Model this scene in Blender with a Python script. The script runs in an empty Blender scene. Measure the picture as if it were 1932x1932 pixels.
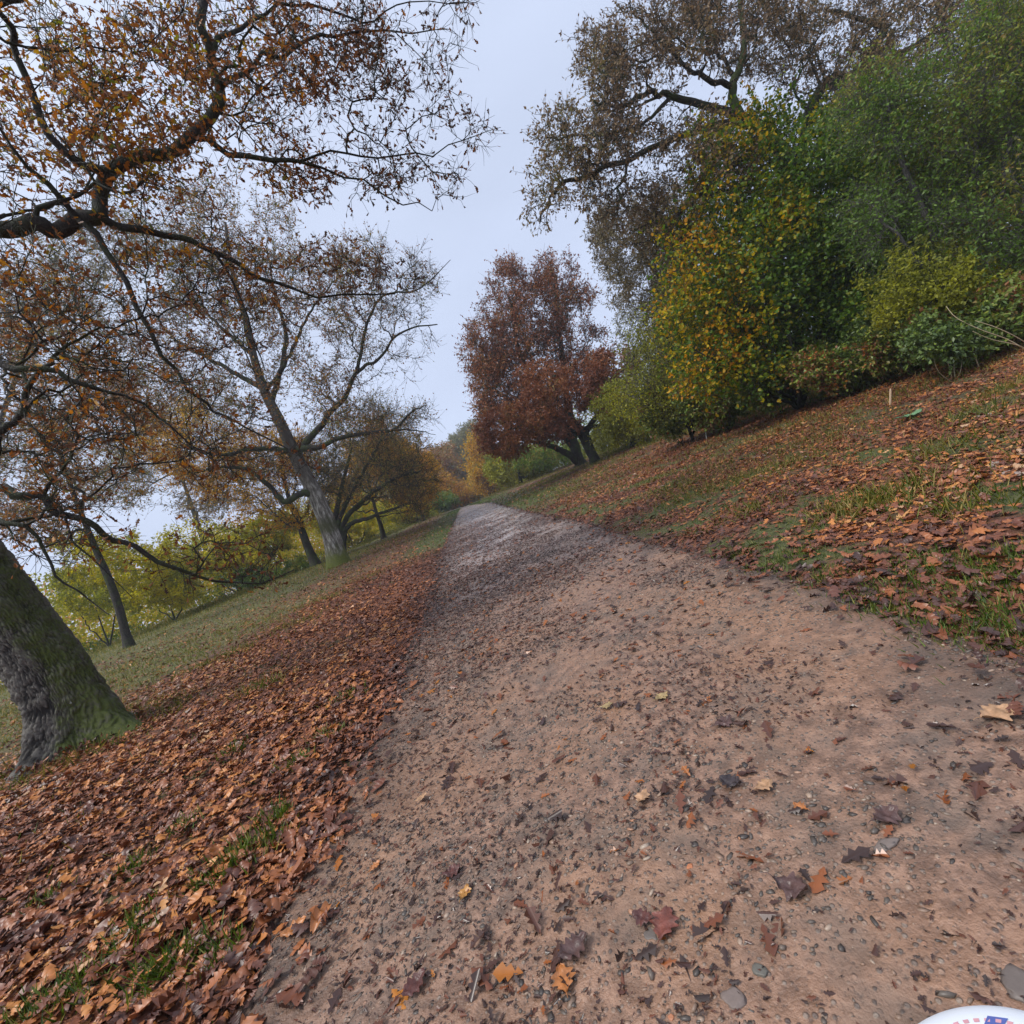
import bpy, math, random
import numpy as np
from mathutils import Vector, Matrix, noise as mnoise

random.seed(7)
RNG = np.random.default_rng(7)
SC = bpy.context.scene
COL = SC.collection
R = math.radians

# ------------------------------------------------------------------ camera
FPX, CX, CY = 900.0, 966.0, 966.0          # focal length and centre, in photo units (1932 wide)
ROLL, YAW, PITCH = R(22.0), R(4.0), R(-1.78)
CAM = np.array([0.0, 0.0, 1.35])
FW = np.array([math.sin(YAW)*math.cos(PITCH), math.cos(YAW)*math.cos(PITCH), math.sin(PITCH)])
RW = np.array([math.cos(YAW), -math.sin(YAW), 0.0])
UW = np.cross(RW, FW)
XI = math.cos(ROLL)*RW - math.sin(ROLL)*UW
YI = math.sin(ROLL)*RW + math.cos(ROLL)*UW

cam_data = bpy.data.cameras.new("camera")
cam = bpy.data.objects.new("camera", cam_data)
COL.objects.link(cam)
m = Matrix.Identity(4)
for i in range(3):
    m[i][0] = XI[i]; m[i][1] = YI[i]; m[i][2] = -FW[i]; m[i][3] = CAM[i]
cam.matrix_world = m
cam_data.sensor_width = 36.0
cam_data.lens = 36.0*FPX/1932.0
cam_data.clip_start = 0.05
cam_data.clip_end = 3000.0
SC.camera = cam

# ------------------------------------------------------------------ light
SUN_EL, SUN_AZ = R(56), R(-112)              # azimuth from +Y, towards the left
sun_dir = Vector((math.sin(SUN_AZ)*math.cos(SUN_EL), math.cos(SUN_AZ)*math.cos(SUN_EL), math.sin(SUN_EL)))
world = bpy.data.worlds.new("World")
SC.world = world
world.use_nodes = True
nt = world.node_tree
nt.nodes.clear()
def N(tree, kind, **kw):
    n = tree.nodes.new(kind)
    for k, v in kw.items():
        if k in n.inputs.keys() if isinstance(k, str) else False:
            n.inputs[k].default_value = v
        else:
            setattr(n, k, v)
    return n
wo = N(nt, 'ShaderNodeOutputWorld')
bg = N(nt, 'ShaderNodeBackground')
bg.inputs[1].default_value = 0.091
sky = N(nt, 'ShaderNodeTexSky', sky_type='NISHITA', sun_disc=False, sun_elevation=SUN_EL, sun_rotation=SUN_AZ)
sky.air_density = 1.0; sky.dust_density = 2.0
tc = N(nt, 'ShaderNodeTexCoord')
# the cloud deck: a pale sheet, a little brighter round the hidden sun, slightly mottled
dot = N(nt, 'ShaderNodeVectorMath', operation='DOT_PRODUCT')
nrm = N(nt, 'ShaderNodeVectorMath', operation='NORMALIZE')
nt.links.new(tc.outputs['Generated'], nrm.inputs[0])
nt.links.new(nrm.outputs[0], dot.inputs[0]); dot.inputs[1].default_value = sun_dir
cr = N(nt, 'ShaderNodeValToRGB')
cr.color_ramp.elements[0].position = 0.0; cr.color_ramp.elements[0].color = (4.0, 4.55, 5.9, 1)
cr.color_ramp.elements[1].position = 1.0; cr.color_ramp.elements[1].color = (6.3, 6.8, 7.6, 1)
e = cr.color_ramp.elements.new(0.55); e.color = (4.4, 4.95, 6.25, 1)
nt.links.new(dot.outputs['Value'], cr.inputs[0])
cn = N(nt, 'ShaderNodeTexNoise'); cn.inputs['Scale'].default_value = 1.6; cn.inputs['Detail'].default_value = 3
mp = N(nt, 'ShaderNodeMapping'); mp.inputs['Scale'].default_value = (1, 1, 3.0)
nt.links.new(nrm.outputs[0], mp.inputs[0]); nt.links.new(mp.outputs[0], cn.inputs['Vector'])
mr = N(nt, 'ShaderNodeMapRange'); mr.inputs['From Min'].default_value = .3; mr.inputs['From Max'].default_value = .7
mr.inputs['To Min'].default_value = .93; mr.inputs['To Max'].default_value = 1.07
nt.links.new(cn.outputs[0], mr.inputs[0])
vm = N(nt, 'ShaderNodeVectorMath', operation='SCALE')
nt.links.new(cr.outputs[0], vm.inputs[0]); nt.links.new(mr.outputs[0], vm.inputs['Scale'])
mx = N(nt, 'ShaderNodeMix', data_type='RGBA'); mx.inputs[0].default_value = 0.93
nt.links.new(sky.outputs[0], mx.inputs[6]); nt.links.new(vm.outputs[0], mx.inputs[7])
nt.links.new(mx.outputs[2], bg.inputs[0]); nt.links.new(bg.outputs[0], wo.inputs[0])

sd = bpy.data.lights.new("sun", 'SUN')
sd.energy = 1.5; sd.angle = R(18); sd.color = (1.0, 0.955, 0.89)
so = bpy.data.objects.new("sun", sd); COL.objects.link(so)
so.rotation_euler = (-sun_dir).to_track_quat('-Z', 'Y').to_euler()

SC.view_settings.view_transform = 'Standard'
SC.view_settings.look = 'None'
SC.view_settings.gamma = 1.0
SC.view_settings.exposure = 0.86
SC.cycles.max_bounces = 8; SC.cycles.diffuse_bounces = 4; SC.cycles.glossy_bounces = 2
SC.cycles.transmission_bounces = 5; SC.cycles.volume_bounces = 0
HAZE = 0.0009
SC.cycles.caustics_reflective = False; SC.cycles.caustics_refractive = False

# ------------------------------------------------------------------ numeric helpers
def _hash(ix, iy, seed):
    h = (ix.astype(np.int64)*374761393 + iy.astype(np.int64)*668265263 + seed*982451653) & 0x7fffffff
    h = ((h ^ (h >> 13))*1274126177) & 0x7fffffff
    h = h ^ (h >> 16)
    return (h & 0xffff)/65535.0
def vnoise(x, y, seed=0):
    x = np.asarray(x, float); y = np.asarray(y, float)
    ix = np.floor(x); iy = np.floor(y); fx = x-ix; fy = y-iy
    fx = fx*fx*(3-2*fx); fy = fy*fy*(3-2*fy)
    a = _hash(ix, iy, seed); b = _hash(ix+1, iy, seed); c = _hash(ix, iy+1, seed); d = _hash(ix+1, iy+1, seed)
    return (a*(1-fx)+b*fx)*(1-fy)+(c*(1-fx)+d*fx)*fy
def fbm(x, y, f=1.0, o=3, seed=0):
    s = 0; a = 1.0; t = 0
    for k in range(o):
        s = s+a*vnoise(x*f, y*f, seed+k*17); t += a; a *= .5; f *= 2.03
    return s/t
def sstep(a, b, x):
    t = np.clip((x-a)/(b-a), 0, 1)
    return t*t*(3-2*t)

RY = [-20, 0, 8, 14, 20, 35, 52, 65, 78, 110, 200, 600]
RZ = [0, 0, .04, .13, .24, .50, .77, .95, .97, .6, -2.0, -12.0]
def rise(y): return np.interp(y, RY, RZ)
def T(x, y):
    x = np.asarray(x, float); y = np.asarray(y, float)
    z = .022*np.maximum(y, -5)+(rise(y-1.5)+rise(y)+rise(y+1.5))/3
    cap = np.maximum(1.33-rise(y), .3)
    t = np.maximum(-(x+1.2), 0)
    z = z+cap*np.tanh(.070*t/cap)
    z = z+.012*np.maximum(x-2, 0)
    return z
def ray(px, py):
    return FW[None]+((np.atleast_1d(px)-CX)/FPX)[:, None]*XI[None]+((CY-np.atleast_1d(py))/FPX)[:, None]*YI[None]
def at(px, py, d):
    """points at forward depth d seen in direction (px, py)"""
    return CAM[None]+ray(np.asarray(px, float), np.asarray(py, float))*np.atleast_1d(np.asarray(d, float))[:, None]
def gnd(px, py):
    r = ray(float(px), float(py))[0]
    t = np.geomspace(.4, 400, 4000)
    p = CAM[None]+r[None]*t[:, None]
    below = p[:, 2] < T(p[:, 0], p[:, 1])
    k = int(np.argmax(below)) if below.any() else len(t)-1
    return p[k]

_l = [gnd(*q) for q in [(455, 1932), (540, 1700), (700, 1400), (780, 1200), (812, 1100), (836, 1030), (871, 957)]]
_r = [gnd(*q) for q in [(1932, 1240), (1560, 1110), (1300, 1040), (1100, 985), (1000, 965), (925, 948)]]
LY = [-10]+[p[1] for p in _l]+[80, 110]; LX = [_l[0][0]-.1]+[p[0] for p in _l]+[_l[-1][0]-3.5, _l[-1][0]-14]
QY = [-10]+[p[1] for p in _r]+[80, 110]; QX = [_r[0][0]]+[p[0] for p in _r]+[_r[-1][0]-3.5, _r[-1][0]-14]
def xl(y): return np.interp(y, LY, LX)+.14*(fbm(y, y*0+3, .9, 3, 5)-.5)
def xr(y): return np.interp(y, QY, QX)+.16*(fbm(y, y*0+9, .8, 3, 8)-.5)
print('edges', list(zip(np.round(LY, 1), np.round(LX, 2))), list(zip(np.round(QY, 1), np.round(QX, 2))))

# ------------------------------------------------------------------ object helpers
def mesh(name, verts, loops, sizes, mat=None, parent=None, attrs=None, smooth=False):
    me = bpy.data.meshes.new(name)
    verts = np.ascontiguousarray(verts, dtype=np.float32); loops = np.ascontiguousarray(loops, dtype=np.int32)
    sizes = np.ascontiguousarray(sizes, dtype=np.int32)
    me.vertices.add(len(verts)); me.vertices.foreach_set('co', verts.ravel())
    me.loops.add(len(loops)); me.loops.foreach_set('vertex_index', loops)
    me.polygons.add(len(sizes))
    starts = np.concatenate([[0], np.cumsum(sizes)[:-1]]).astype(np.int32)
    me.polygons.foreach_set('loop_start', starts)
    me.update(calc_edges=True)
    me.validate()
    if smooth: me.polygons.foreach_set('use_smooth', np.ones(len(me.polygons), bool))
    if attrs:
        for k, v in attrs.items():
            a = me.attributes.new(k, 'FLOAT', 'POINT')
            a.data.foreach_set('value', np.ascontiguousarray(v, dtype=np.float32))
    if mat: me.materials.append(mat)
    o = bpy.data.objects.new(name, me)
    COL.objects.link(o)
    if parent:
        o.parent = parent
        o.matrix_parent_inverse = Matrix.Translation(parent.location).inverted()
    return o
def tag(o, label=None, cat=None, group=None, kind=None):
    if label: o['label'] = label
    if cat: o['category'] = cat
    if group: o['group'] = group
    if kind: o['kind'] = kind
    return o
def empty(name, loc):
    o = bpy.data.objects.new(name, None); COL.objects.link(o); o.location = Vector([float(v) for v in loc])
    o.empty_display_size = .3
    return o
def norm(v): return v/np.maximum(np.linalg.norm(v, axis=-1, keepdims=True), 1e-9)

# ------------------------------------------------------------------ materials
def mat(name):
    m = bpy.data.materials.new(name); m.use_nodes = True
    t = m.node_tree; t.nodes.clear()
    out = t.nodes.new('ShaderNodeOutputMaterial'); b = t.nodes.new('ShaderNodeBsdfPrincipled')
    t.links.new(b.outputs[0], out.inputs[0])
    return m, t, b, out
def ramp(t, src, stops, interp='LINEAR'):
    r = t.nodes.new('ShaderNodeValToRGB'); r.color_ramp.interpolation = interp
    els = r.color_ramp.elements
    while len(els) < len(stops): els.new(.5)
    for e, (p, c) in zip(els, stops):
        e.position = p; e.color = (*c, 1) if len(c) == 3 else c
    t.links.new(src, r.inputs[0]); return r.outputs[0]
def tnoise(t, scale, detail=4, rough=.55, vec=None, stretch=None):
    n = t.nodes.new('ShaderNodeTexNoise'); n.inputs['Scale'].default_value = scale
    n.inputs['Detail'].default_value = detail; n.inputs['Roughness'].default_value = rough
    if vec is None:
        c = t.nodes.new('ShaderNodeTexCoord'); vec = c.outputs['Object']
    if stretch:
        mm = t.nodes.new('ShaderNodeMapping'); mm.inputs['Scale'].default_value = stretch
        t.links.new(vec, mm.inputs[0]); vec = mm.outputs[0]
    t.links.new(vec, n.inputs['Vector']); return n.outputs[0]
def attr(t, name):
    a = t.nodes.new('ShaderNodeAttribute'); a.attribute_name = name; return a.outputs['Fac']
def mixc(t, fac, a, b):
    m = t.nodes.new('ShaderNodeMix'); m.data_type = 'RGBA'
    for s, i in ((fac, 0), (a, 6), (b, 7)):
        if isinstance(s, (int, float)): m.inputs[i].default_value = s
        elif isinstance(s, tuple): m.inputs[i].default_value = (*s, 1)
        else: t.links.new(s, m.inputs[i])
    return m.outputs[2]
def math_(t, op, a, b=0.0, clamp=False):
    m = t.nodes.new('ShaderNodeMath'); m.operation = op; m.use_clamp = clamp
    for s, i in ((a, 0), (b, 1)):
        if isinstance(s, (int, float)): m.inputs[i].default_value = s
        else: t.links.new(s, m.inputs[i])
    return m.outputs[0]
def bump(t, b, h, strength, dist):
    n = t.nodes.new('ShaderNodeBump'); n.inputs['Strength'].default_value = strength; n.inputs['Distance'].default_value = dist
    t.links.new(h, n.inputs['Height']); t.links.new(n.outputs[0], b.inputs['Normal'])

def leaf_mat(name, stops, trans=.3, rough=.5, gain=1.35):
    m, t, b, out = mat(name)
    f = attr(t, 'rnd')
    def vivid(q):
        l_ = .3*q[0]+.6*q[1]+.1*q[2]
        return tuple(min(.85, max(.006, (l_+(x-l_)*1.22)*gain)) for x in q)
    c = ramp(t, f, [(p_, vivid(q_)) for p_, q_ in stops])
    n = tnoise(t, 38, 2)
    c2 = mixc(t, math_(t, 'MULTIPLY', n, .35), c, (.05, .03, .015))
    t.links.new(c2, b.inputs['Base Color']); b.inputs['Roughness'].default_value = rough
    if trans > 0:
        tr = t.nodes.new('ShaderNodeBsdfTranslucent'); t.links.new(c, tr.inputs[0])
        ms = t.nodes.new('ShaderNodeMixShader'); ms.inputs[0].default_value = trans
        t.links.new(b.outputs[0], ms.inputs[1]); t.links.new(tr.outputs[0], ms.inputs[2])
        t.links.new(ms.outputs[0], out.inputs[0])
    return m

ORANGE = [(0, (.075, .038, .022)), (.25, (.15, .062, .028)), (.48, (.27, .105, .038)), (.62, (.42, .17, .05)), (.74, (.52, .28, .05)), (.83, (.26, .24, .05)), (.90, (.12, .16, .04)), (1, (.07, .11, .032))]
BROWNO = [(0, (.07, .04, .025)), (.3, (.15, .075, .038)), (.55, (.24, .12, .045)), (.75, (.17, .14, .045)), (1, (.10, .12, .035))]
OLIVE = [(0, (.10, .055, .03)), (.35, (.17, .10, .04)), (.7, (.17, .15, .05)), (1, (.11, .13, .04))]
RUSSET = [(0, (.085, .035, .026)), (.4, (.18, .066, .038)), (.8, (.28, .115, .05)), (1, (.24, .17, .06))]
GOLD = [(0, (.16, .09, .03)), (.4, (.30, .15, .035)), (.8, (.34, .22, .04)), (1, (.14, .15, .04))]
YELLOW = [(0, (.07, .085, .025)), (.45, (.17, .17, .035)), (.8, (.33, .27, .04)), (1, (.46, .33, .05))]
HAZEL = [(0, (.045, .085, .022)), (.4, (.085, .15, .03)), (.58, (.17, .20, .035)), (.76, (.42, .32, .04)), (1, (.55, .24, .04))]
DARKG = [(0, (.036, .062, .018)), (.5, (.072, .12, .026)), (.8, (.15, .15, .04)), (1, (.17, .10, .045))]
BRAMB = [(0, (.035, .060, .025)), (.4, (.085, .13, .036)), (.65, (.16, .20, .05)), (.8, (.17, .09, .05)), (.93, (.28, .10, .05)), (1, (.40, .18, .05))]
GREYB = [(0, (.09, .07, .05)), (.5, (.15, .12, .07)), (1, (.13, .15, .07))]
L = {
 'orange': leaf_mat('orange_oak_leaf', ORANGE, .4, .5, 1.15), 'brown': leaf_mat('brown_oak_leaf', BROWNO, .35, .5, 1.8),
 'olive': leaf_mat('olive_leaf', OLIVE, .35, .5, 1.9), 'russet': leaf_mat('russet_leaf', RUSSET, .3, .5, 1.45),
 'gold': leaf_mat('gold_leaf', GOLD, .4, .5, 2.1), 'yellow': leaf_mat('yellow_leaf', YELLOW, .45, .5, 2.5),
 'hazel': leaf_mat('hazel_leaf', HAZEL, .45, .5, 1.6), 'dark': leaf_mat('dark_green_leaf', DARKG, .4, .5, 2.2),
 'bramble': leaf_mat('bramble_leaf', BRAMB, .2, .4, 1.5), 'grey': leaf_mat('grey_brown_leaf', GREYB, .3, .5, 1.8),
 'umber': leaf_mat('umber_oak_leaf', [(0, (.075, .055, .042)), (.4, (.15, .10, .062)), (.75, (.19, .135, .075)), (1, (.13, .13, .055))], .3, .5, 1.6),
}
LITTER = [(0, (.050, .027, .024)), (.25, (.115, .047, .034)), (.5, (.20, .078, .045)), (.72, (.31, .125, .062)), (.88, (.46, .20, .08)), (.95, (.52, .30, .15)), (1, (.30, .24, .21))]
WETLF = [(0, (.030, .020, .019)), (.45, (.075, .038, .032)), (.75, (.17, .065, .04)), (.92, (.30, .11, .05)), (1, (.42, .18, .06))]
L['litter'] = leaf_mat('fallen_leaf_surface', LITTER, 0, .42, 1.15)
L['wet'] = leaf_mat('wet_leaf_surface', WETLF, 0, .3, 1.0)
L['grass'] = leaf_mat('green_grass_blade', [(0, (.04, .075, .014)), (.5, (.085, .15, .026)), (.8, (.16, .20, .045)), (1, (.30, .27, .10))], .3, gain=1.15)
L['dry'] = leaf_mat('dry_grass_blade', [(0, (.06, .10, .018)), (.45, (.15, .17, .04)), (.8, (.29, .24, .08)), (1, (.42, .33, .15))], .35, gain=1.2)

def bark_mat(name, dark, light, moss=.4, scale=1.0, mosscol=(.055, .085, .012), zstretch=.35):
    m, t, b, out = mat(name)
    n1 = tnoise(t, 9*scale, 6, .65, stretch=(1, 1, zstretch))
    v = t.nodes.new('ShaderNodeTexVoronoi'); v.feature = 'DISTANCE_TO_EDGE'; v.inputs['Scale'].default_value = 16*scale
    c = t.nodes.new('ShaderNodeTexCoord'); mm = t.nodes.new('ShaderNodeMapping'); mm.inputs['Scale'].default_value = (1, 1, zstretch*.8)
    nz = t.nodes.new('ShaderNodeTexNoise'); nz.inputs['Scale'].default_value = 6*scale
    t.links.new(c.outputs['Object'], nz.inputs['Vector'])
    ad = t.nodes.new('ShaderNodeVectorMath'); ad.operation = 'MULTIPLY_ADD'; ad.inputs[1].default_value = (.12/scale,)*3
    t.links.new(nz.outputs['Color'], ad.inputs[0]); t.links.new(c.outputs['Object'], ad.inputs[2])
    t.links.new(ad.outputs[0], mm.inputs[0]); t.links.new(mm.outputs[0], v.inputs['Vector'])
    crack = ramp(t, v.outputs['Distance'], [(0, (0, 0, 0)), (.16, (1, 1, 1))])
    base = mixc(t, ramp(t, n1, [(.35, (0, 0, 0)), (.68, (1, 1, 1))]), dark, light)
    base = mixc(t, math_(t, 'MULTIPLY', math_(t, 'SUBTRACT', 1.0, crack), .75), base, tuple(.35*x for x in dark))
    mn = tnoise(t, 1.7, 5, .7)
    mfac = ramp(t, mn, [(max(0, .62-moss*.5), (0, 0, 0)), (.78-moss*.45, (1, 1, 1))])
    mfac2 = math_(t, 'MULTIPLY', mfac, .85 if moss > 0 else 0)
    col = mixc(t, mfac2, base, mosscol)
    t.links.new(col, b.inputs['Base Color']); b.inputs['Roughness'].default_value = .8
    h = math_(t, 'ADD', math_(t, 'MULTIPLY', crack, .6), math_(t, 'MULTIPLY', n1, .5))
    bump(t, b, h, .8, .02/scale)
    return m
B = {
 'twig': bark_mat('dark_branch_bark', (.018, .014, .012), (.045, .038, .030), .35, 2, (.035, .05, .012)),
 'oak': bark_mat('grey_oak_bark', (.10, .088, .072), (.40, .37, .33), .22, 1.3, (.07, .085, .02)),
 'dark': bark_mat('dark_trunk_bark', (.022, .018, .015), (.065, .052, .042), .3, 1.5),
 'mossy': bark_mat('mossy_limb_bark', (.03, .026, .02), (.07, .06, .045), .75, 1.5, (.06, .085, .015)),
 'grey': bark_mat('pale_grey_bark', (.06, .055, .05), (.14, .13, .12), .2, 1.5),
}

# ------------------------------------------------------------------ leaves
def template(kind, seed=0):
    r = random.Random(seed)
    if kind == 'oakfine':
        # a lobed blade on a small grid, softly curled and rumpled
        nr, nc = 17, 5; V = []; lob = r.uniform(.22, .42); nl = r.choice([3.2, 3.7, 4.2]); bx = r.uniform(-.10, .10); wmax = r.uniform(.24, .34)
        c1, c2, c3 = r.uniform(-.9, 1.1), r.uniform(-1.6, 2.4), r.uniform(-.35, .35); ph = r.uniform(0, 6.28); torn = r.uniform(.55, 1.0) if r.random() < .35 else 1.0
        for i in range(nr):
            tt = i/(nr-1)
            w = wmax*(math.sin(math.pi*min(tt*.93+.03, 1))**.8)*(.55+.6*tt)
            for j in range(nc):
                q = -1+2*j/(nc-1)
                lb = 1+lob*math.cos(tt*nl*2*math.pi+(2.6 if q < 0 else 2.2)) if abs(q) > .7 else 1
                x_ = w*q*lb*(torn if q > 0 else 1)
                y_ = tt+.07*abs(q)*math.sin(tt*nl*2*math.pi+1)+0
                z_ = c1*.25*(tt-.5)**2+c2*x_*x_+c3*x_*(tt-.5)+.035*math.sin(tt*9+ph+q*2.5)*abs(q)+.02*math.sin(tt*nl*6.28+ph)
                V.append((x_+bx*math.sin(tt*3), y_, z_))
        F = [[i*nc+j, i*nc+j+1, (i+1)*nc+j+1, (i+1)*nc+j] for i in range(nr-1) for j in range(nc-1)]
        return np.array(V), np.array(F)
    if kind == 'oak12':
        h = [(.03, .04), (.10, .13), (.07, .22), (.22, .32), (.22, .40), (.11, .46), (.30, .58), (.28, .67), (.15, .70), (.20, .84), (.09, .93)]
    elif kind == 'oak6':
        h = [(.12, .18), (.06, .30), (.26, .44), (.10, .56), (.27, .72), (.09, .88)]
    elif kind == 'oval':
        h = [(.22, .14), (.38, .40), (.33, .70), (.13, .93)]
    elif kind == 'leaf4':
        h = [(.26, .45)]
    elif kind == 'blade':
        h = [(.5, .35)]
    h = [(x*(1+r.uniform(-.18, .18)), y+r.uniform(-.02, .02)) for x, y in h]
    n = len(h)
    V = [(0, 0, 0)]+[(x, y, 0) for x, y in h]+[(0, 1, 0)]+[(-x*(1+r.uniform(-.15, .15)), y, 0) for x, y in reversed(h)]
    V = np.array(V, float)
    fold = {'oak12': .35, 'oak6': .35, 'oval': .25, 'leaf4': .3, 'blade': .2}[kind]*r.uniform(-.6, 1.4)
    bend = r.uniform(-.8, 1.3) if kind != 'blade' else .6
    V[:, 2] = fold*np.abs(V[:, 0])+bend*(V[:, 1]-.5)**2*.6
    if kind in ('oak12', 'oak6'):
        for i in range(1, len(V)):
            if i != n+1: V[i, 2] += r.uniform(-.06, .07)
    f1 = list(range(0, n+2)); f2 = [0]+list(range(n+1, 2*n+2))
    return V, np.array([f1, f2])
def leaves(name, pos, ydir, nrm_, size, kind, material, parent=None, rnd=None, seed=0, nt_=4, width=1.0, bendrand=None):
    """one mesh of many single leaves; each leaf has its own place, direction and size"""
    n = len(pos); rg = np.random.default_rng(seed+11)
    if rnd is None: rnd = rg.random(n)
    pick = rg.integers(0, nt_, n)
    VV = []; LL = []; SS = []; AA = []; off = 0
    y = norm(ydir); z = norm(nrm_-(nrm_*y).sum(1, keepdims=True)*y); x = np.cross(y, z)
    for k in range(nt_):
        tv, tf = template(kind, seed*7+k)
        idx = np.nonzero(pick == k)[0]
        if len(idx) == 0: continue
        s = size[idx][:, None, None]
        w = width if np.isscalar(width) else width[idx][:, None]
        q = (tv[None, :, 0]*w)[:, :, None]*x[idx][:, None, :]+tv[None, :, 1, None]*y[idx][:, None, :]+tv[None, :, 2, None]*z[idx][:, None, :]*rg.uniform(.4, 1.6, len(idx))[:, None, None]
        q = q*s+pos[idx][:, None, :]
        nv = tv.shape[0]
        VV.append(q.reshape(-1, 3))
        f = tf.ravel()[None, :]+(np.arange(len(idx))*nv)[:, None]+off
        LL.append(f.ravel()); SS.append(np.full(len(idx)*len(tf), tf.shape[1]))
        AA.append(np.repeat(rnd[idx], nv)); off += len(idx)*nv
    return mesh(name, np.concatenate(VV), np.concatenate(LL), np.concatenate(SS), material, parent, {'rnd': np.concatenate(AA)}, kind == 'oakfine')

# ------------------------------------------------------------------ tubes
def tube_rings(pts, rad, k):
    """a chain as a skinned tube with parallel-transported rings"""
    pts = np.asarray(pts, float); n = len(pts)
    tg = np.gradient(pts, axis=0); tg = norm(tg)
    a = np.array([.3, .2, .93]); u = np.cross(tg[0], a)
    if np.linalg.norm(u) < .1: u = np.cross(tg[0], [1., 0, 0])
    u = u/np.linalg.norm(u); V = []
    th = np.arange(k)*2*math.pi/k; c = np.cos(th)[:, None]; s = np.sin(th)[:, None]
    for i in range(n):
        u = u-tg[i]*np.dot(u, tg[i]); u = u/max(np.linalg.norm(u), 1e-9); w = np.cross(tg[i], u)
        V.append(pts[i]+rad[i]*(c*u+s*w))
    V = np.concatenate(V)
    i, j = np.meshgrid(np.arange(n-1), np.arange(k), indexing='ij'); j2 = (j+1) % k
    F = np.stack([i*k+j, i*k+j2, (i+1)*k+j2, (i+1)*k+j], -1).reshape(-1, 4)
    V = np.concatenate([V, pts[-1:]+tg[-1:]*rad[-1]])
    tip = n*k; jj = np.arange(k)
    C = np.stack([(n-1)*k+jj, (n-1)*k+(jj+1) % k, np.full(k, tip), np.full(k, tip)], -1)
    return V, F, C[:, :3]
def thin_tubes(A, Bp, ra, rb, k=3):
    d = norm(Bp-A); a = np.where(np.abs(d[:, 2:3]) < .9, np.array([[0, 0, 1.]]), np.array([[1., 0, 0]]))
    u = norm(np.cross(d, a)); w = np.cross(d, u); th = np.arange(k)*2*math.pi/k
    ring = np.cos(th)[None, :, None]*u[:, None, :]+np.sin(th)[None, :, None]*w[:, None, :]
    V = np.concatenate([A[:, None]+ring*ra[:, None, None], Bp[:, None]+ring*rb[:, None, None]], 1)
    n = len(A); jj = np.arange(k)
    f = np.stack([jj, (jj+1) % k, k+(jj+1) % k, k+jj], -1)
    F = f[None]+(np.arange(n)*2*k)[:, None, None]
    return V.reshape(-1, 3), F.reshape(-1, 4)
class Parts:
    def __init__(s): s.V = []; s.L = []; s.S = []; s.off = 0
    def add(s, V, *Fs):
        for F in Fs:
            F = np.asarray(F)
            if len(F): s.L.append((F+s.off).ravel()); s.S.append(np.full(len(F), F.shape[1]))
        s.V.append(V); s.off += len(V)
    def build(s, name, material, parent=None, smooth=True):
        if not s.V: return None
        return mesh(name, np.concatenate(s.V), np.concatenate(s.L), np.concatenate(s.S), material, parent, smooth=smooth)

# ------------------------------------------------------------------ trees
def smooth_line(P, n):
    P = np.asarray(P, float); k = len(P)
    if k < 3:
        t = np.linspace(0, k-1, n); return np.stack([np.interp(t, np.arange(k), P[:, c]) for c in range(P.shape[1])], 1)
    out = []
    ext = np.concatenate([[2*P[0]-P[1]], P, [2*P[-1]-P[-2]]])
    for t in np.linspace(0, k-1-1e-6, n):
        i = int(t); f = t-i; a, b, c, d = ext[i:i+4]
        out.append(.5*((2*b)+(-a+c)*f+(2*a-5*b+4*c-d)*f*f+(-a+3*b-3*c+d)*f**3))
    return np.array(out)

def blob_points(blobs, rg, clump=True):
    P = []
    for cx, cy, rx, ry, d0, d1, n in blobs:
        k = int(n*2.2)
        u = norm(rg.normal(size=(k, 3)))*rg.random((k, 1))**(1/2.4)
        if clump:   # gaps: drop points in the holes of a coarse noise
            q = fbm(u[:, 0]*2.6+cx*.01, u[:, 1]*2.6+u[:, 2]*1.7, 1.0, 2, int(cx+cy))
            keep = np.argsort(-q+rg.random(k)*.28)[:n]; u = u[keep]
        else: u = u[:n]
        d = (d0+d1)/2+u[:, 2]*(d1-d0)/2
        P.append(at(cx+rx*u[:, 0], cy+ry*u[:, 1], d))
    return np.concatenate(P)

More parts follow.
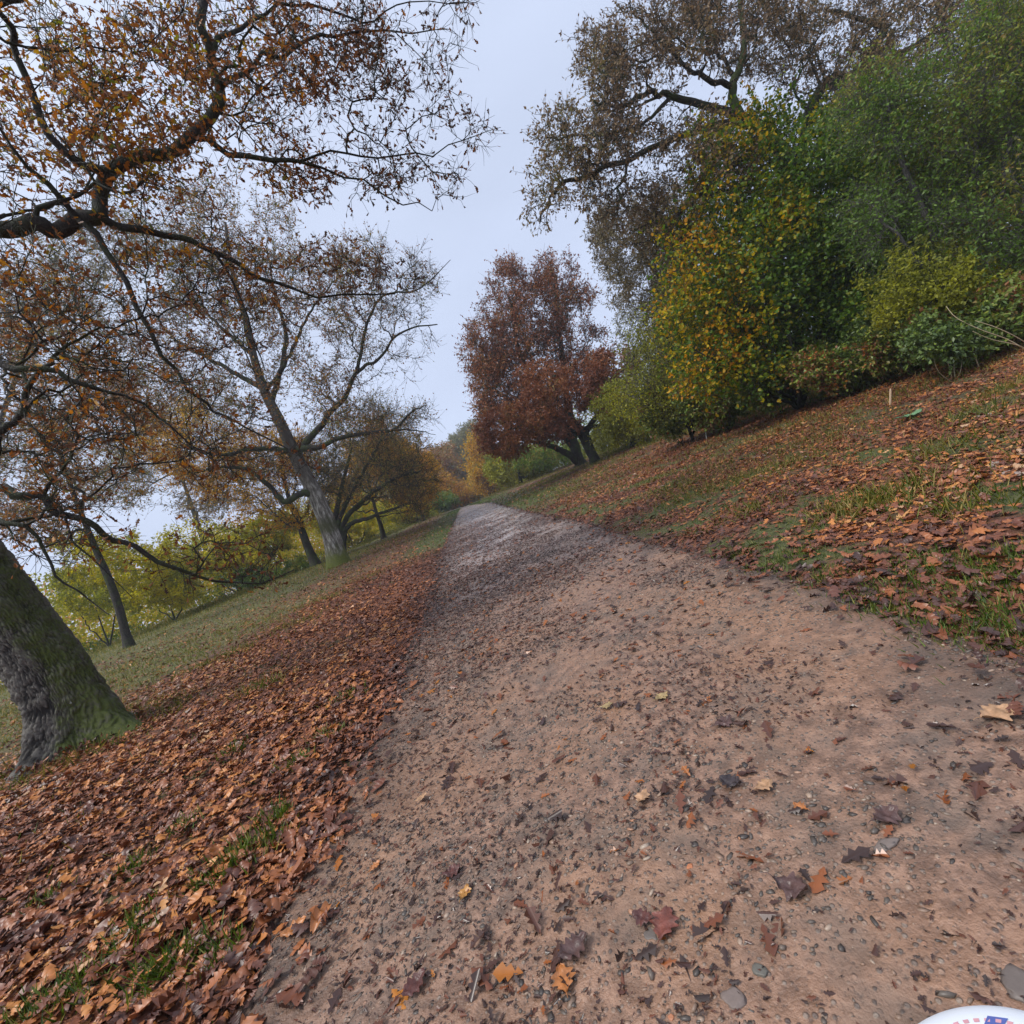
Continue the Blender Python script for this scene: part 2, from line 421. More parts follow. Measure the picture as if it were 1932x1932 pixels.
def tree(name, label, cat, skel, blobs, bark, leafm, group=None, tip=.003, twig=.35, ntw=2, nlv=5, lsize=.10,
         kind='leaf4', seed=1, bf=.25, expo=2.15, droop=.3, gnarl=.09, trunkmat=None, flare=.5, lrange=(0, 1),
         thin_k=3, extra_pts=None, trunk_mesh=None, dense_rnd=None, leaf_prob=None, up=.1):
    """skel: traced limbs [(points (k,3), r0, r1)], the first one is the trunk, starting at the ground"""
    rg = np.random.default_rng(seed)
    Pn = []; par = []; rad = []; cum = []
    lines = []
    for li, (pts, r0, r1) in enumerate(skel):
        pts = np.asarray(pts, float)
        ln = np.linalg.norm(np.diff(pts, axis=0), axis=1).sum()
        n = max(4, int(ln/(.22 if ln < 8 else .4)))
        S = smooth_line(pts, n)
        if li: S[1:-1] += rg.normal(size=S[1:-1].shape)*min(.03, ln*.01)
        rr = np.linspace(r0, r1, n)
        prev = -1
        if li:
            allp = np.array(Pn); prev = int(np.argmin(((allp-S[0])**2).sum(1)))
        for i in range(n):
            if li and i == 0 and np.linalg.norm(Pn[prev]-S[0]) < .05: continue
            Pn.append(S[i]); par.append(prev); rad.append(rr[i]); lines.append(li)
            cum.append(0 if prev < 0 else cum[prev]+np.linalg.norm(S[i]-Pn[prev]))
            prev = len(Pn)-1
    nsk = len(Pn)
    A = blob_points(blobs, rg) if blobs else np.zeros((0, 3))
    if extra_pts is not None: A = np.concatenate([A, extra_pts])
    # nothing may hang below ground
    A = A[A[:, 2] > T(A[:, 0], A[:, 1])+.25]
    NA = len(A)
    P = np.concatenate([np.array(Pn), A]); parent = np.concatenate([np.array(par), np.full(NA, -1)]).astype(int)
    cumL = np.concatenate([np.array(cum), np.zeros(NA)])
    first_len = cumL[:nsk]
    tr_len = max(1e-6, first_len[(np.array(lines) == 0)].max())
    conn = ~(((np.array(lines) == 0)) & (first_len < tr_len*.30)) if nsk > 6 else np.ones(nsk, bool)
    if not conn.any(): conn[:] = True
    ci = np.nonzero(conn)[0]
    D = np.linalg.norm(A[:, None, :]-P[ci][None], axis=2)+bf*cumL[ci][None] if NA else np.zeros((0, 1))
    if NA:
        bj = D.argmin(1); bc = D[np.arange(NA), bj]; bp = ci[bj]; done = np.zeros(NA, bool)
        del D
        for _ in range(NA):
            i = int(np.argmin(np.where(done, 1e9, bc))); done[i] = True
            gi = nsk+i; parent[gi] = bp[i]; cumL[gi] = cumL[bp[i]]+np.linalg.norm(A[i]-P[bp[i]])
            c = np.linalg.norm(A-A[i], axis=1)+bf*cumL[gi]
            b = (c < bc) & ~done
            bc[b] = c[b]; bp[b] = gi
    M = len(P)
    # smooth the grown part
    for _ in range(2):
        s = np.zeros((M, 3)); cnt = np.zeros(M)
        for_i = np.arange(nsk, M); pp = parent[for_i]
        np.add.at(s, for_i, P[pp]); np.add.at(cnt, for_i, 1)
        np.add.at(s, pp, P[for_i]); np.add.at(cnt, pp, 1)
        has_child = np.zeros(M, bool); has_child[pp] = True
        mv = for_i[has_child[for_i]]
        P[mv] = .55*P[mv]+.45*s[mv]/cnt[mv][:, None]
    # radii by the pipe model
    order = np.argsort(-cumL); w = np.zeros(M)
    kids = np.zeros(M, int)
    for i in order:
        if kids[i] == 0 and i >= nsk: w[i] = tip**expo
        if parent[i] >= 0:
            w[parent[i]] += max(w[i], tip**expo*.5); kids[parent[i]] += 1
    r = np.maximum(w, tip**expo)**(1/expo)
    given = np.zeros(M); given[:nsk] = rad
    r[:nsk] = np.where(given[:nsk] > 0, np.maximum(given[:nsk], np.minimum(r[:nsk], given[:nsk]*1.3)), r[:nsk])
    for i in np.argsort(cumL):
        if i >= nsk and parent[i] >= 0: r[i] = min(r[i], r[parent[i]]*.92)
    # subdivide with a wobble
    for it in range(2):
        ch = np.nonzero(parent >= 0)[0]
        ln = np.linalg.norm(P[ch]-P[parent[ch]], axis=1)
        sel = ch[(ln > (.35 if it else .2)) & (ch >= nsk)]
        if len(sel) == 0: break
        ln = np.linalg.norm(P[sel]-P[parent[sel]], axis=1)
        mid = .5*(P[sel]+P[parent[sel]])+rg.normal(size=(len(sel), 3))*(ln*gnarl)[:, None]
        mid[:, 2] -= ln*.03
        k0 = len(P); P = np.concatenate([P, mid]); parent = np.concatenate([parent, parent[sel]])
        rm = np.minimum(.5*(r[sel]+r[parent[sel]]), r[sel]*1.25)
        r = np.concatenate([r, rm]); parent[sel] = k0+np.arange(len(sel))
    M = len(P)
    root = empty(name, P[0]); tag(root, label, cat, group)
    children = [[] for _ in range(M)]
    for i in range(M):
        if parent[i] >= 0: children[parent[i]].append(i)
    for c in children: c.sort(key=lambda j: -r[j])
    THICK = .022
    trunk = Parts(); limbs = Parts()
    stack = [(0, None)]; in_trunk_chain = True
    while stack:
        s, pr = stack.pop()
        chain = [] if pr is None else [pr]; c = s
        while True:
            chain.append(c)
            nx = [j for j in children[c] if r[j] >= THICK]
            for j in nx[1:]: stack.append((j, c))
            if not nx: break
            c = nx[0]
        if len(chain) >= 2:
            rr = r[chain].copy()
            if pr is not None: rr[0] = min(rr[0], rr[1]*1.12)
            pts = P[chain]
            if pr is None:
                h = np.concatenate([[0], np.cumsum(np.linalg.norm(np.diff(pts, axis=0), axis=1))])
                rr = rr*(1+flare*np.exp(-h/(rr[0]*1.1)))
                pts = pts.copy(); pts[0, 2] -= .15
            k = 14 if rr.max() > .09 else 7
            if len(chain) > 2 and rr.max() > .05:
                Q = smooth_line(np.concatenate([pts, rr[:, None]], 1), len(chain)*2); pts = Q[:, :3]; rr = np.maximum(Q[:, 3], .01)
            if pr is None and trunk_mesh: continue
            V, F, C = tube_rings(pts, rr, k)
            (trunk if pr is None else limbs).add(V, F, C)
    ch = np.nonzero((parent >= 0) & (r < THICK))[0]
    pa = parent[ch]
    if len(ch):
        V, F = thin_tubes(P[pa], P[ch], np.minimum(r[pa], r[ch]*1.25), r[ch], thin_k)
        limbs.add(V, F)
    # twigs
    nchild = np.array([len(c) for c in children])
    base = np.nonzero((parent >= 0) & (r < tip*3.2) & (np.arange(M) >= nsk))[0]
    b = np.repeat(base, ntw)
    pd = norm(P[b]-P[parent[b]])
    d = norm(pd*.7+rg.normal(size=(len(b), 3))*.55+np.array([0, 0, up])[None])
    ln = twig*rg.uniform(.4, 1.3, len(b))
    a0 = P[b]; a1 = a0+d*ln[:, None]*.5; d2 = norm(d+rg.normal(size=d.shape)*.35); a2 = a1+d2*ln[:, None]*.5
    rt = np.full(len(b), tip*.8)
    if len(b):
        V, F = thin_tubes(np.concatenate([a0, a1]), np.concatenate([a1, a2]), np.concatenate([rt, rt*.8]), np.concatenate([rt*.8, rt*.45]), 3)
        limbs.add(V, F)
    if not trunk_mesh: trunk.build('trunk', trunkmat or bark, root)
    else: trunk_mesh(root)
    limbs.build('branchwork', bark, root)
    if nlv > 0 and len(b):
        q = np.repeat(np.arange(len(b)), nlv); t = rg.random(len(q))**.7
        keep = rg.random(len(q)) < (.9 if leaf_prob is None else leaf_prob(a2)[q])
        q = q[keep]; t = t[keep]
        pos = np.where((t < .5)[:, None], a0[q]+(a1-a0)[q]*(t*2)[:, None], a1[q]+(a2-a1)[q]*(t*2-1)[:, None])
        yd = norm(d2[q]*.6+rg.normal(size=pos.shape)*.7+np.array([0, 0, -droop])[None])
        nz = rg.normal(size=pos.shape)+np.array([0, 0, .8])[None]
        sz = lsize*rg.uniform(.6, 1.25, len(q))
        cl = fbm(pos[:, 0]+pos[:, 1]*.3, pos[:, 2]+pos[:, 1]*.5, .8, 2, seed)
        rn = np.clip(lrange[0]+(lrange[1]-lrange[0])*(.5*rg.random(len(q))+.5*np.clip((cl-.25)*2, 0, 1)), 0, 1)
        if dense_rnd is not None: rn = dense_rnd(pos, rn)
        leaves('crown', pos, yd, nz, sz, kind, leafm, root, rn, seed)
    print(name, 'nodes', M, 'twigs', len(b))
    return root

def W(pl):
    """[(px, py, depth), ...] -> world points"""
    a = np.array(pl, float); return at(a[:, 0], a[:, 1], a[:, 2])
def base_at(px, py):
    g = gnd(px, py); return g, float(np.dot(g-CAM, FW))

# ================================================================== THE GROUND
def axis(lo, hi, fine0, fine1, step, grow=1.07):
    a = list(np.arange(fine0, fine1, step)); s = step
    while a[-1] < hi: s *= grow; a.append(a[-1]+s)
    s = step; b = [fine0]
    while b[-1] > lo: s *= grow; b.append(b[-1]-s)
    return np.array(b[1:][::-1]+a)
def side(x, y):
    return xl(y)-x, x-xr(y)
def zones(x, y):
    """how much green grass, dry grass and leaf litter the ground carries at a place"""
    dl, dr = side(x, y)
    n1 = fbm(x, y, .55, 3, 3); n2 = .7*fbm(x, y, 1.5, 3, 21)+.3*fbm(x, y, 7.0, 3, 22); n3 = fbm(x, y, .25, 2, 31)
    left = dl > 0
    # left: litter blanket near the camera and round the big oak, thinning into dry turf
    w = np.interp(y, [0, 5, 9, 14, 20, 30, 60], [9, 8, 5.5, 4.0, 2.8, 2.2, 1.2])
    lit_l = 1-sstep(w*.55, w*1.25, dl+(n1-.5)*3)
    # brown leaves again under the trees beyond the verge
    lit_l = np.maximum(lit_l*(1-.75*sstep(15, 22, y)*(1-sstep(1.2, 2.6, dl+(n2-.5)))), .65*sstep(12, 20, y)*sstep(1.8, 2.8, dl+(n2-.5))*(1-sstep(4.5, 7, dl+(n1-.5)*3)))
    gr_l = np.maximum(sstep(13, 20, y)*(1-sstep(1.1, 2.3, dl+(n2-.5)*1.2)), .7*sstep(.64, .74, n2))
    lit_r = np.clip(.95-1.5*sstep(.50, .66, n2)*.6-.3*sstep(20, 36, y)-.6*sstep(14, 22, y)*(1-sstep(1.2, 3, dr)), .08, 1)
    gr_r = np.clip(np.maximum(sstep(.48, .62, n2)*np.interp(dr, [0, .3, 2.6, 6], [.3, 1, .9, .3]), sstep(12, 22, y)*(1-sstep(1.5, 4.5, dr+(n1-.5)*2))), 0, 1)
    lit = np.where(left, lit_l, lit_r); gr = np.where(left, gr_l, gr_r)
    dry = np.where(left, np.clip(1-lit*.8, 0, 1)*sstep(1, 3, dl), np.clip(.12+1.3*(n1-.46), .03, 1)*sstep(.4, 2, dr))
    off = (dl > 0) | (dr > 0)
    return gr*off, dry*off, lit*off
def relief(x, y):
    dl, dr = side(x, y); o = sstep(-.1, .5, np.maximum(dl, dr))
    return o*((fbm(x, y, 1.3, 3, 2)-.5)*.07+(fbm(x, y, .35, 2, 12)-.5)*.12*sstep(.5, 3, np.maximum(dl, dr)))-.035*(1-o)
def Z(x, y): return T(x, y)+relief(x, y)

gx = axis(-240, 240, -8, 10, .09, 1.045); gy = axis(-30, 380, .2, 14, .09, 1.035)
X, Y = np.meshgrid(gx, gy, indexing='ij'); nx, ny = X.shape
Zg = Z(X, Y)
g_, d_, l_ = zones(X, Y)
i, j = np.meshgrid(np.arange(nx-1), np.arange(ny-1), indexing='ij')
F = np.stack([i*ny+j, (i+1)*ny+j, (i+1)*ny+j+1, i*ny+j+1], -1).reshape(-1, 4)
gm, t, b, out = mat('turf_and_leaf_mould')
nA = tnoise(t, 3.2, 5, .65); nB = tnoise(t, 26, 4, .6); nC = tnoise(t, 9, 4, .6)
soil = mixc(t, nB, (.035, .022, .014), (.11, .055, .032))
leafc = ramp(t, nB, [(.3, (.04, .018, .012)), (.48, (.13, .046, .024)), (.62, (.24, .085, .035)), (.75, (.30, .14, .06))])
dryc = ramp(t, nC, [(.3, (.045, .055, .014)), (.5, (.11, .11, .032)), (.7, (.19, .14, .055))])
grc = ramp(t, nB, [(.3, (.03, .032, .012)), (.5, (.075, .085, .022)), (.75, (.16, .14, .055))])
c = mixc(t, attr(t, 'dry'), soil, dryc)
c = mixc(t, math_(t, 'MULTIPLY', attr(t, 'lit'), ramp(t, nA, [(.25, (.35, .35, .35)), (.5, (1, 1, 1))])), c, leafc)
c = mixc(t, attr(t, 'grn'), c, grc)
t.links.new(c, b.inputs['Base Color']); b.inputs['Roughness'].default_value = .85
bump(t, b, nB, .9, .04)
ground = mesh('ground', np.stack([X, Y, Zg], -1).reshape(-1, 3), F.ravel(), np.full(len(F), 4), gm, None, {'grn': g_.ravel(), 'dry': d_.ravel(), 'lit': l_.ravel()}, True)
tag(ground, 'turf and leaf mould on both sides of the gravel path', None, None, 'structure')

# ------------------------------------------------------------------ the path
ys = [-3.0]; st = .022
while ys[-1] < 108: ys.append(ys[-1]+(st if ys[-1] < 4.5 else min(.5, st*(1+(ys[-1]-4.5)*.16))))
ys = np.array(ys); us = np.linspace(0, 1, 150)
PU, PY = np.meshgrid(us, ys, indexing='ij')
a_, c_ = xl(PY)-.06, xr(PY)+.06
PX = a_+(c_-a_)*PU
edge = np.minimum(PU, 1-PU)*(c_-a_)
def path_z(x, y, e):
    big = (fbm(x, y, .8, 3, 40)-.5)*.035
    near = 1-sstep(8, 16, y)
    f = fbm(x, y, 9, 3, 41); g = fbm(x, y, 34, 3, 43)
    patch = sstep(.42, .62, fbm(x, y, 1.3, 2, 44))
    return T(x, y)+.012+big-.05*(1-sstep(0, .16, e))+near*((f-.5)*.012+(g-.5)*(.006+.012*patch))
PZ = path_z(PX, PY, edge)
nu, nv = PU.shape
i, j = np.meshgrid(np.arange(nu-1), np.arange(nv-1), indexing='ij')
F = np.stack([i*nv+j, (i+1)*nv+j, (i+1)*nv+j+1, i*nv+j+1], -1).reshape(-1, 4)
pm, t, b, out = mat('wet_gravel_path')
cc = t.nodes.new('ShaderNodeTexCoord').outputs['Object']
p1 = tnoise(t, 1.1, 4, .6); p2 = tnoise(t, 14, 5, .65); p3 = tnoise(t, 75, 4, .6); p4 = tnoise(t, 3.6, 4, .6)
col = ramp(t, p2, [(.27, (.075, .043, .030)), (.44, (.18, .104, .070)), (.58, (.31, .18, .122)), (.8, (.42, .26, .175))])
col = mixc(t, math_(t, 'MULTIPLY', ramp(t, p1, [(.42, (0, 0, 0)), (.62, (1, 1, 1))]), .55), col, (.36, .19, .105))
col = mixc(t, math_(t, 'MULTIPLY', ramp(t, p4, [(.48, (0, 0, 0)), (.66, (1, 1, 1))]), .6), col, (.13, .10, .08))
vo = t.nodes.new('ShaderNodeTexVoronoi'); vo.inputs['Scale'].default_value = 55; t.links.new(cc, vo.inputs['Vector'])
vs = t.nodes.new('ShaderNodeSeparateColor'); t.links.new(vo.outputs['Color'], vs.inputs[0])
stone = ramp(t, vs.outputs[0], [(.62, (0, 0, 0)), (.66, (1, 1, 1))])
inner = ramp(t, vo.outputs['Distance'], [(.25, (1, 1, 1)), (.42, (0, 0, 0))])
sm = math_(t, 'MULTIPLY', stone, inner)
stc = ramp(t, vs.outputs[1], [(.0, (.07, .06, .055)), (.5, (.16, .13, .11)), (.85, (.30, .24, .19)), (1, (.40, .20, .12))])
col = mixc(t, math_(t, 'MULTIPLY', sm, .75), col, stc)
v2 = t.nodes.new('ShaderNodeTexVoronoi'); v2.inputs['Scale'].default_value = 24; t.links.new(cc, v2.inputs['Vector'])
col = mixc(t, math_(t, 'MULTIPLY', ramp(t, p3, [(.30, (1, 1, 1)), (.44, (0, 0, 0))]), .6), col, (.04, .03, .026))
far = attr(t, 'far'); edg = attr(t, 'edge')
col = mixc(t, math_(t, 'MULTIPLY', far, .55), col, (.40, .37, .37))  # pale sky sheen of the wet path painted into the colour with distance
col = mixc(t, math_(t, 'MULTIPLY', edg, .65), col, (.055, .036, .028))
t.links.new(col, b.inputs['Base Color'])
ro = ramp(t, p4, [(.35, (.34, .34, .34)), (.7, (.62, .62, .62))])
ro2 = t.nodes.new('ShaderNodeMapRange'); t.links.new(far, ro2.inputs[0]); ro2.inputs['To Min'].default_value = 1.15; ro2.inputs['To Max'].default_value = .48
t.links.new(math_(t, 'MULTIPLY', ro, ro2.outputs[0]), b.inputs['Roughness']); b.inputs['IOR'].default_value = 1.6
hh = math_(t, 'ADD', math_(t, 'MULTIPLY', p3, .6), math_(t, 'ADD', math_(t, 'MULTIPLY', p2, .8), math_(t, 'MULTIPLY', sm, .35)))
bump(t, b, math_(t, 'MULTIPLY', hh, math_(t, 'SUBTRACT', 1.0, math_(t, 'MULTIPLY', far, .55))), .8, .014)
wet_sheen_far = sstep(3.5, 14, PY)  # mask up the path: painted sheen, plus smoother wet gloss and softer bumps
edn = 1-sstep(.02, .55, edge+(fbm(PX, PY, 2.3, 3, 50)-.5)*.7)
path = mesh('path', np.stack([PX, PY, PZ], -1).reshape(-1, 3), F.ravel(), np.full(len(F), 4), pm, None, {'far': wet_sheen_far.ravel(), 'edge': edn.ravel()}, True)
tag(path, 'wet reddish gravel path running to the crest', None, None, 'structure')
def top_z(x, y):
    e = np.minimum(x-(xl(y)-.06), (xr(y)+.06)-x)
    return np.where(e > 0, np.maximum(path_z(x, y, np.maximum(e, 0)), Z(x, y)), Z(x, y))

# ------------------------------------------------------------------ gravel stones bedded in the path
def scatter(n, x0, x1, y0, y1, rg):
    return rg.uniform(x0, x1, n), rg.uniform(y0, y1, n)
rg = np.random.default_rng(3)
import bmesh
bm = bmesh.new(); bmesh.ops.create_icosphere(bm, subdivisions=1, radius=1)
IV = np.array([v.co[:] for v in bm.verts]); IF = np.array([[v.index for v in f.verts] for f in bm.faces]); bm.free()
xs, yy = scatter(300000, -2.2, 3.2, .5, 11, rg)
keep = (xs > xl(yy)-.1) & (xs < xr(yy)+.1) & (rg.random(len(xs)) < np.interp(yy, [0, 3, 6, 11], [1, .8, .45, .3])*(.12+.88*sstep(.40, .60, fbm(xs, yy, 1.5, 3, 60))))
xs, yy = xs[keep], yy[keep]; n = len(xs)
sz = .0031*np.exp(rg.normal(size=n)*.6)*np.interp(yy, [0, 3, 11], [1, 1.1, 2.0]); sz = np.clip(sz, .0016, .012)
ang = rg.uniform(0, 6.28, n); ca, sa = np.cos(ang), np.sin(ang)
q = IV[None]*(1+rg.uniform(-.38, .30, (n, len(IV), 1)))*np.stack([rg.uniform(.9, 2.0, n), rg.uniform(.6, 1.1, n), rg.uniform(.22, .6, n)], -1)[:, None, :]*sz[:, None, None]
qx = q[..., 0]*ca[:, None]-q[..., 1]*sa[:, None]; qy = q[..., 0]*sa[:, None]+q[..., 1]*ca[:, None]
V = np.stack([qx+xs[:, None], qy+yy[:, None], q[..., 2]+(top_z(xs, yy)+sz*.02)[:, None]], -1).reshape(-1, 3)
F = (IF[None]+(np.arange(n)*len(IV))[:, None, None]).reshape(-1, 3)
sm_, t, b, out = mat('bedded_stone')
t.links.new(ramp(t, attr(t, 'rnd'), [(0, (.055, .045, .04)), (.35, (.11, .09, .075)), (.65, (.19, .135, .10)), (.9, (.29, .18, .125)), (.97, (.38, .30, .23)), (1, (.42, .17, .08))]), b.inputs['Base Color'])
b.inputs['Roughness'].default_value = .42
gravel = mesh('gravel', V, F.ravel(), np.full(len(F), 3), sm_, None, {'rnd': np.repeat(rg.random(n), len(IV))})
tag(gravel, 'small grey and brown stones bedded in the wet path', None, None, 'stuff')
print('stones', n)

# ------------------------------------------------------------------ fallen leaves
def lay(xs, yy, rg, tilt, lift=.012):
    n = len(xs); a = rg.uniform(0, 6.283, n)
    yd = np.stack([np.cos(a), np.sin(a), rg.normal(size=n)*tilt], -1)
    nz = np.stack([rg.normal(size=n)*tilt, rg.normal(size=n)*tilt, np.ones(n)], -1)*np.where(rg.random(n) < .5, 1, -1)[:, None]
    return np.stack([xs, yy, top_z(xs, yy)+lift*rg.random(n)+.004], -1), yd, nz
def litter(x0, x1, y0, y1, dens, rg, thr=0.0):
    n = int((x1-x0)*(y1-y0)*dens); xs, yy = scatter(n, x0, x1, y0, y1, rg)
    g, d, l = zones(xs, yy); dl, dr = side(xs, yy)
    p = l*(1-.38*g)
    on = (dl <= 0) & (dr <= 0)
    e = np.minimum(-dl, -dr)
    p = np.where(on, .85*np.exp(-np.maximum(e, 0)/.10), np.maximum(p, .22))
    k = rg.random(n) < p
    return xs[k], yy[k]
tot = 0
bands = [(-3.5, -1.0, .2, 2.6, 1200, 'oakfine', .068), (-7.5, -1.0, 2.2, 5.2, 1000, 'oakfine', .066), (-12, -1.0, 5.2, 9.5, 620, 'oak6', .068), (-16, -.8, 9.5, 17, 300, 'oak6', .076), (-15, -.8, 17, 45, 60, 'leaf4', .11),
         (1.2, 6.5, 1.2, 4.2, 620, 'oakfine', .066), (1.2, 13, 4.2, 10, 560, 'oak6', .063), (1.0, 16, 10, 20, 300, 'oak6', .074), (.8, 16, 20, 48, 80, 'leaf4', .12)]
XS = {}
for x0, x1, y0, y1, dens, kd, sz in bands:
    xs, yy = litter(x0, x1, y0, y1, dens, rg); XS.setdefault(kd, []).append((xs, yy, np.full(len(xs), sz)))
for kd, lst in XS.items():
    xs = np.concatenate([q[0] for q in lst]); yy = np.concatenate([q[1] for q in lst]); sz = np.concatenate([q[2] for q in lst])
    p, yd, nz = lay(xs, yy, rg, .25, .03)
    rn = np.clip(rg.random(len(xs))*.78+.5*(fbm(xs, yy, .6, 2, 71)-.5)+.14+.10*(1-sstep(2, 5, yy))*(xs < 0)-.03*(xs > 0)-.30*np.exp(-np.maximum(np.maximum(*side(xs, yy)), 0)/.35)+.22*(fbm(xs, yy, 2.2, 2, 75)-.5), 0, 1)
    o = leaves('leaf_litter', p, yd, nz, sz*np.clip(np.exp(rg.normal(size=len(xs))*.36), .4, 1.6), kd, L['litter'], None, rn, 3, 24 if kd == 'oakfine' else 10)
    tag(o, {'oakfine': 'brown and orange oak leaves lying thick nearest the camera', 'oak6': 'brown oak leaves lying beside the middle stretch of path', 'leaf4': 'thin far scatter of fallen leaves along the path sides'}[kd], None, None, 'stuff')
    tot += len(xs)
# wet leaves trodden flat on the path itself
n = 95000; yy = 1.2+rg.random(n)**1.6*38; xs = rg.uniform(-2.2, 3.4, n)
g = fbm(xs, yy, .9, 3, 80)
w = np.interp(yy, [1, 3, 5, 8, 16, 30, 45], [.05, .12, .35, .80, .45, .12, .04])*sstep(.25, .55, g+.22*np.clip(-(xs-.3)/1.6, -.6, 1))
k = (rg.random(n) < w) & (xs > xl(yy)) & (xs < xr(yy)); xs, yy = xs[k], yy[k]
p, yd, nz = lay(xs, yy, rg, .20, .006)
szw = np.where(rg.random(len(xs)) < .7, .042, .08)*rg.uniform(.6, 1.2, len(xs))*np.interp(yy, [0, 8, 40], [1, 1, 1.5])
o = leaves('trodden_leaves', p, yd, nz, szw, 'oak6', L['wet'], None, None, 5, 6)
tag(o, 'dark wet leaves trodden into the middle of the path', None, None, 'stuff'); tot += len(xs)
n = 330000; yy = .8+rg.random(n)**1.35*24; xs = rg.uniform(-2.2, 3.4, n); g = fbm(xs, yy, 1.4, 3, 84)
w = np.interp(yy, [.8, 3, 8, 13, 24], [.35, .55, .92, .6, .06])*sstep(.30, .60, g+.16*np.clip(-(xs-.4)/1.6, -.8, 1))
k = (rg.random(n) < w) & (xs > xl(yy)) & (xs < xr(yy)); xs, yy = xs[k], yy[k]
p, yd, nz = lay(xs, yy, rg, .28, .004)
o = leaves('leaf_crumbs', p, yd, nz, .017*np.exp(rg.normal(size=len(xs))*.45)*np.interp(yy, [0, 5, 22], [.8, 1, 1.7]), 'oak6', L['wet'], None, rg.random(len(xs))*.72, 6, 6)
tag(o, 'small dark crumbs of broken leaf pressed into the path', None, None, 'stuff'); print('crumbs', len(xs))
print('litter', tot)

# ------------------------------------------------------------------ grass
def grass(name, label, pts_xy, h, material, rg, per=1, wd=.05, lean=.45):
    xs, yy = pts_xy
    n = len(xs); a = rg.uniform(0, 6.283, n)
    yd = np.stack([np.cos(a)*lean*rg.random(n)*1.6, np.sin(a)*lean*rg.random(n)*1.6, np.ones(n)], -1)
    nz = np.stack([np.cos(a), np.sin(a), -.3*np.ones(n)], -1)
    p = np.stack([xs, yy, top_z(xs, yy)-.005], -1)
    o = leaves(name, p, yd, nz, h, 'blade', material, None, None, 9, 4, wd)
    tag(o, label, None, None, 'stuff')
def field(x0, x1, y0, y1, dens, which, rg):
    n = int((x1-x0)*(y1-y0)*dens); xs, yy = scatter(n, x0, x1, y0, y1, rg)
    g, d, l = zones(xs, yy); k = rg.random(n) < (g if which == 'g' else d*(1-.6*g))*(.5+.5*(vnoise(xs*14, yy*14, 6) > .5))
    return xs[k], yy[k]
GP = [field(-4, -1, .3, 4, 1500, 'g', rg), field(-8, -1, 4, 14, 350, 'g', rg), field(1.4, 6, 1.5, 6, 1500, 'g', rg), field(1.4, 12, 6, 14, 380, 'g', rg), field(-9, 8, 14, 30, 170, 'g', rg), field(-8, 9, 30, 65, 40, 'g', rg)]
xs = np.concatenate([q[0] for q in GP]); yy = np.concatenate([q[1] for q in GP])
hgt = rg.uniform(.02, .07, len(xs))*np.interp(yy, [0, 5, 15, 60], [.8, .9, 1.3, 2])
TU = [(425, 1650, .16, 260), (470, 1610, .12, 140), (245, 1775, .10, 150), (262, 1735, .09, 90), (305, 1838, .12, 170), (410, 1800, .09, 110), (130, 1885, .14, 220), (60, 1915, .12, 150), (522, 1545, .10, 130), (515, 1585, .08, 90), (92, 1690, .10, 80), (330, 1815, .10, 100),
      (560, 1440, .10, 90), (620, 1385, .12, 80), (440, 1420, .12, 90), (655, 1320, .14, 90), (250, 1640, .10, 110), (350, 1560, .10, 80),
      (1730, 1065, .22, 420), (1790, 1085, .26, 520), (1880, 1110, .24, 460), (1905, 1190, .20, 420), (1850, 1160, .16, 240), (1640, 1120, .18, 220), (1560, 1085, .18, 240), (1500, 1050, .2, 200), (1450, 1062, .18, 160), (1930, 1060, .25, 300), (1690, 1150, .14, 160), (1760, 1190, .1, 90),
      (1400, 1040, .2, 150), (1330, 1000, .3, 160), (1240, 985, .35, 170), (1680, 950, .35, 220), (1600, 930, .4, 240), (1800, 930, .35, 220), (1880, 870, .4, 200), (1700, 850, .4, 160), (1560, 860, .4, 150)]
tx = []; ty = []
for px_, py_, r_, n_ in TU:
    g0 = gnd(px_, py_); q_ = rg.normal(size=(n_, 2))*r_*.5; tx.append(g0[0]+q_[:, 0]*1.2); ty.append(g0[1]+q_[:, 1])
tx = np.concatenate(tx); ty = np.concatenate(ty)
xs = np.concatenate([xs, tx]); yy = np.concatenate([yy, ty]); hgt = np.concatenate([hgt, np.where(tx < 0, rg.uniform(.05, .115, len(tx)), rg.uniform(.03, .085, len(tx)))])
grass('grass', 'short green grass in patches beside the path', (xs, yy), hgt, L['grass'], rg, wd=np.interp(yy, [0, 6, 20, 60], [.06, .12, .25, .6]), lean=.9)
print('green', len(xs))
DP = [field(-14, -1.5, 3, 14, 190, 'd', rg), field(-26, -1.5, 14, 40, 42, 'd', rg), field(1.6, 14, 2, 14, 800, 'd', rg), field(1.6, 15, 14, 40, 260, 'd', rg), field(-40, -4, 40, 70, 8, 'd', rg)]
xs = np.concatenate([q[0] for q in DP]); yy = np.concatenate([q[1] for q in DP])
hgt = rg.uniform(.06, .17, len(xs))*np.interp(yy, [0, 10, 40], [.8, 1, 1.4])*np.where(xs > 0, 1.05, 1)
grass('dry_grass', 'straw coloured grass on the meadow either side', (xs, yy), hgt, L['dry'], rg, wd=np.interp(yy, [0, 6, 20, 60], [.035, .06, .13, .35]), lean=.8)
print('dry', len(xs))

# ================================================================== THE TREES
def foot(px, py, d):
    """a point of the ground near the direction (px, py), at forward depth d"""
    p = at([px], [py], d)[0].copy(); p[2] = float(Z(p[0], p[1])); return p
def sk(pl, r0, r1, base=None):
    w = W(pl)
    if base is not None: w = np.concatenate([[base], w])
    return (w, r0, r1)

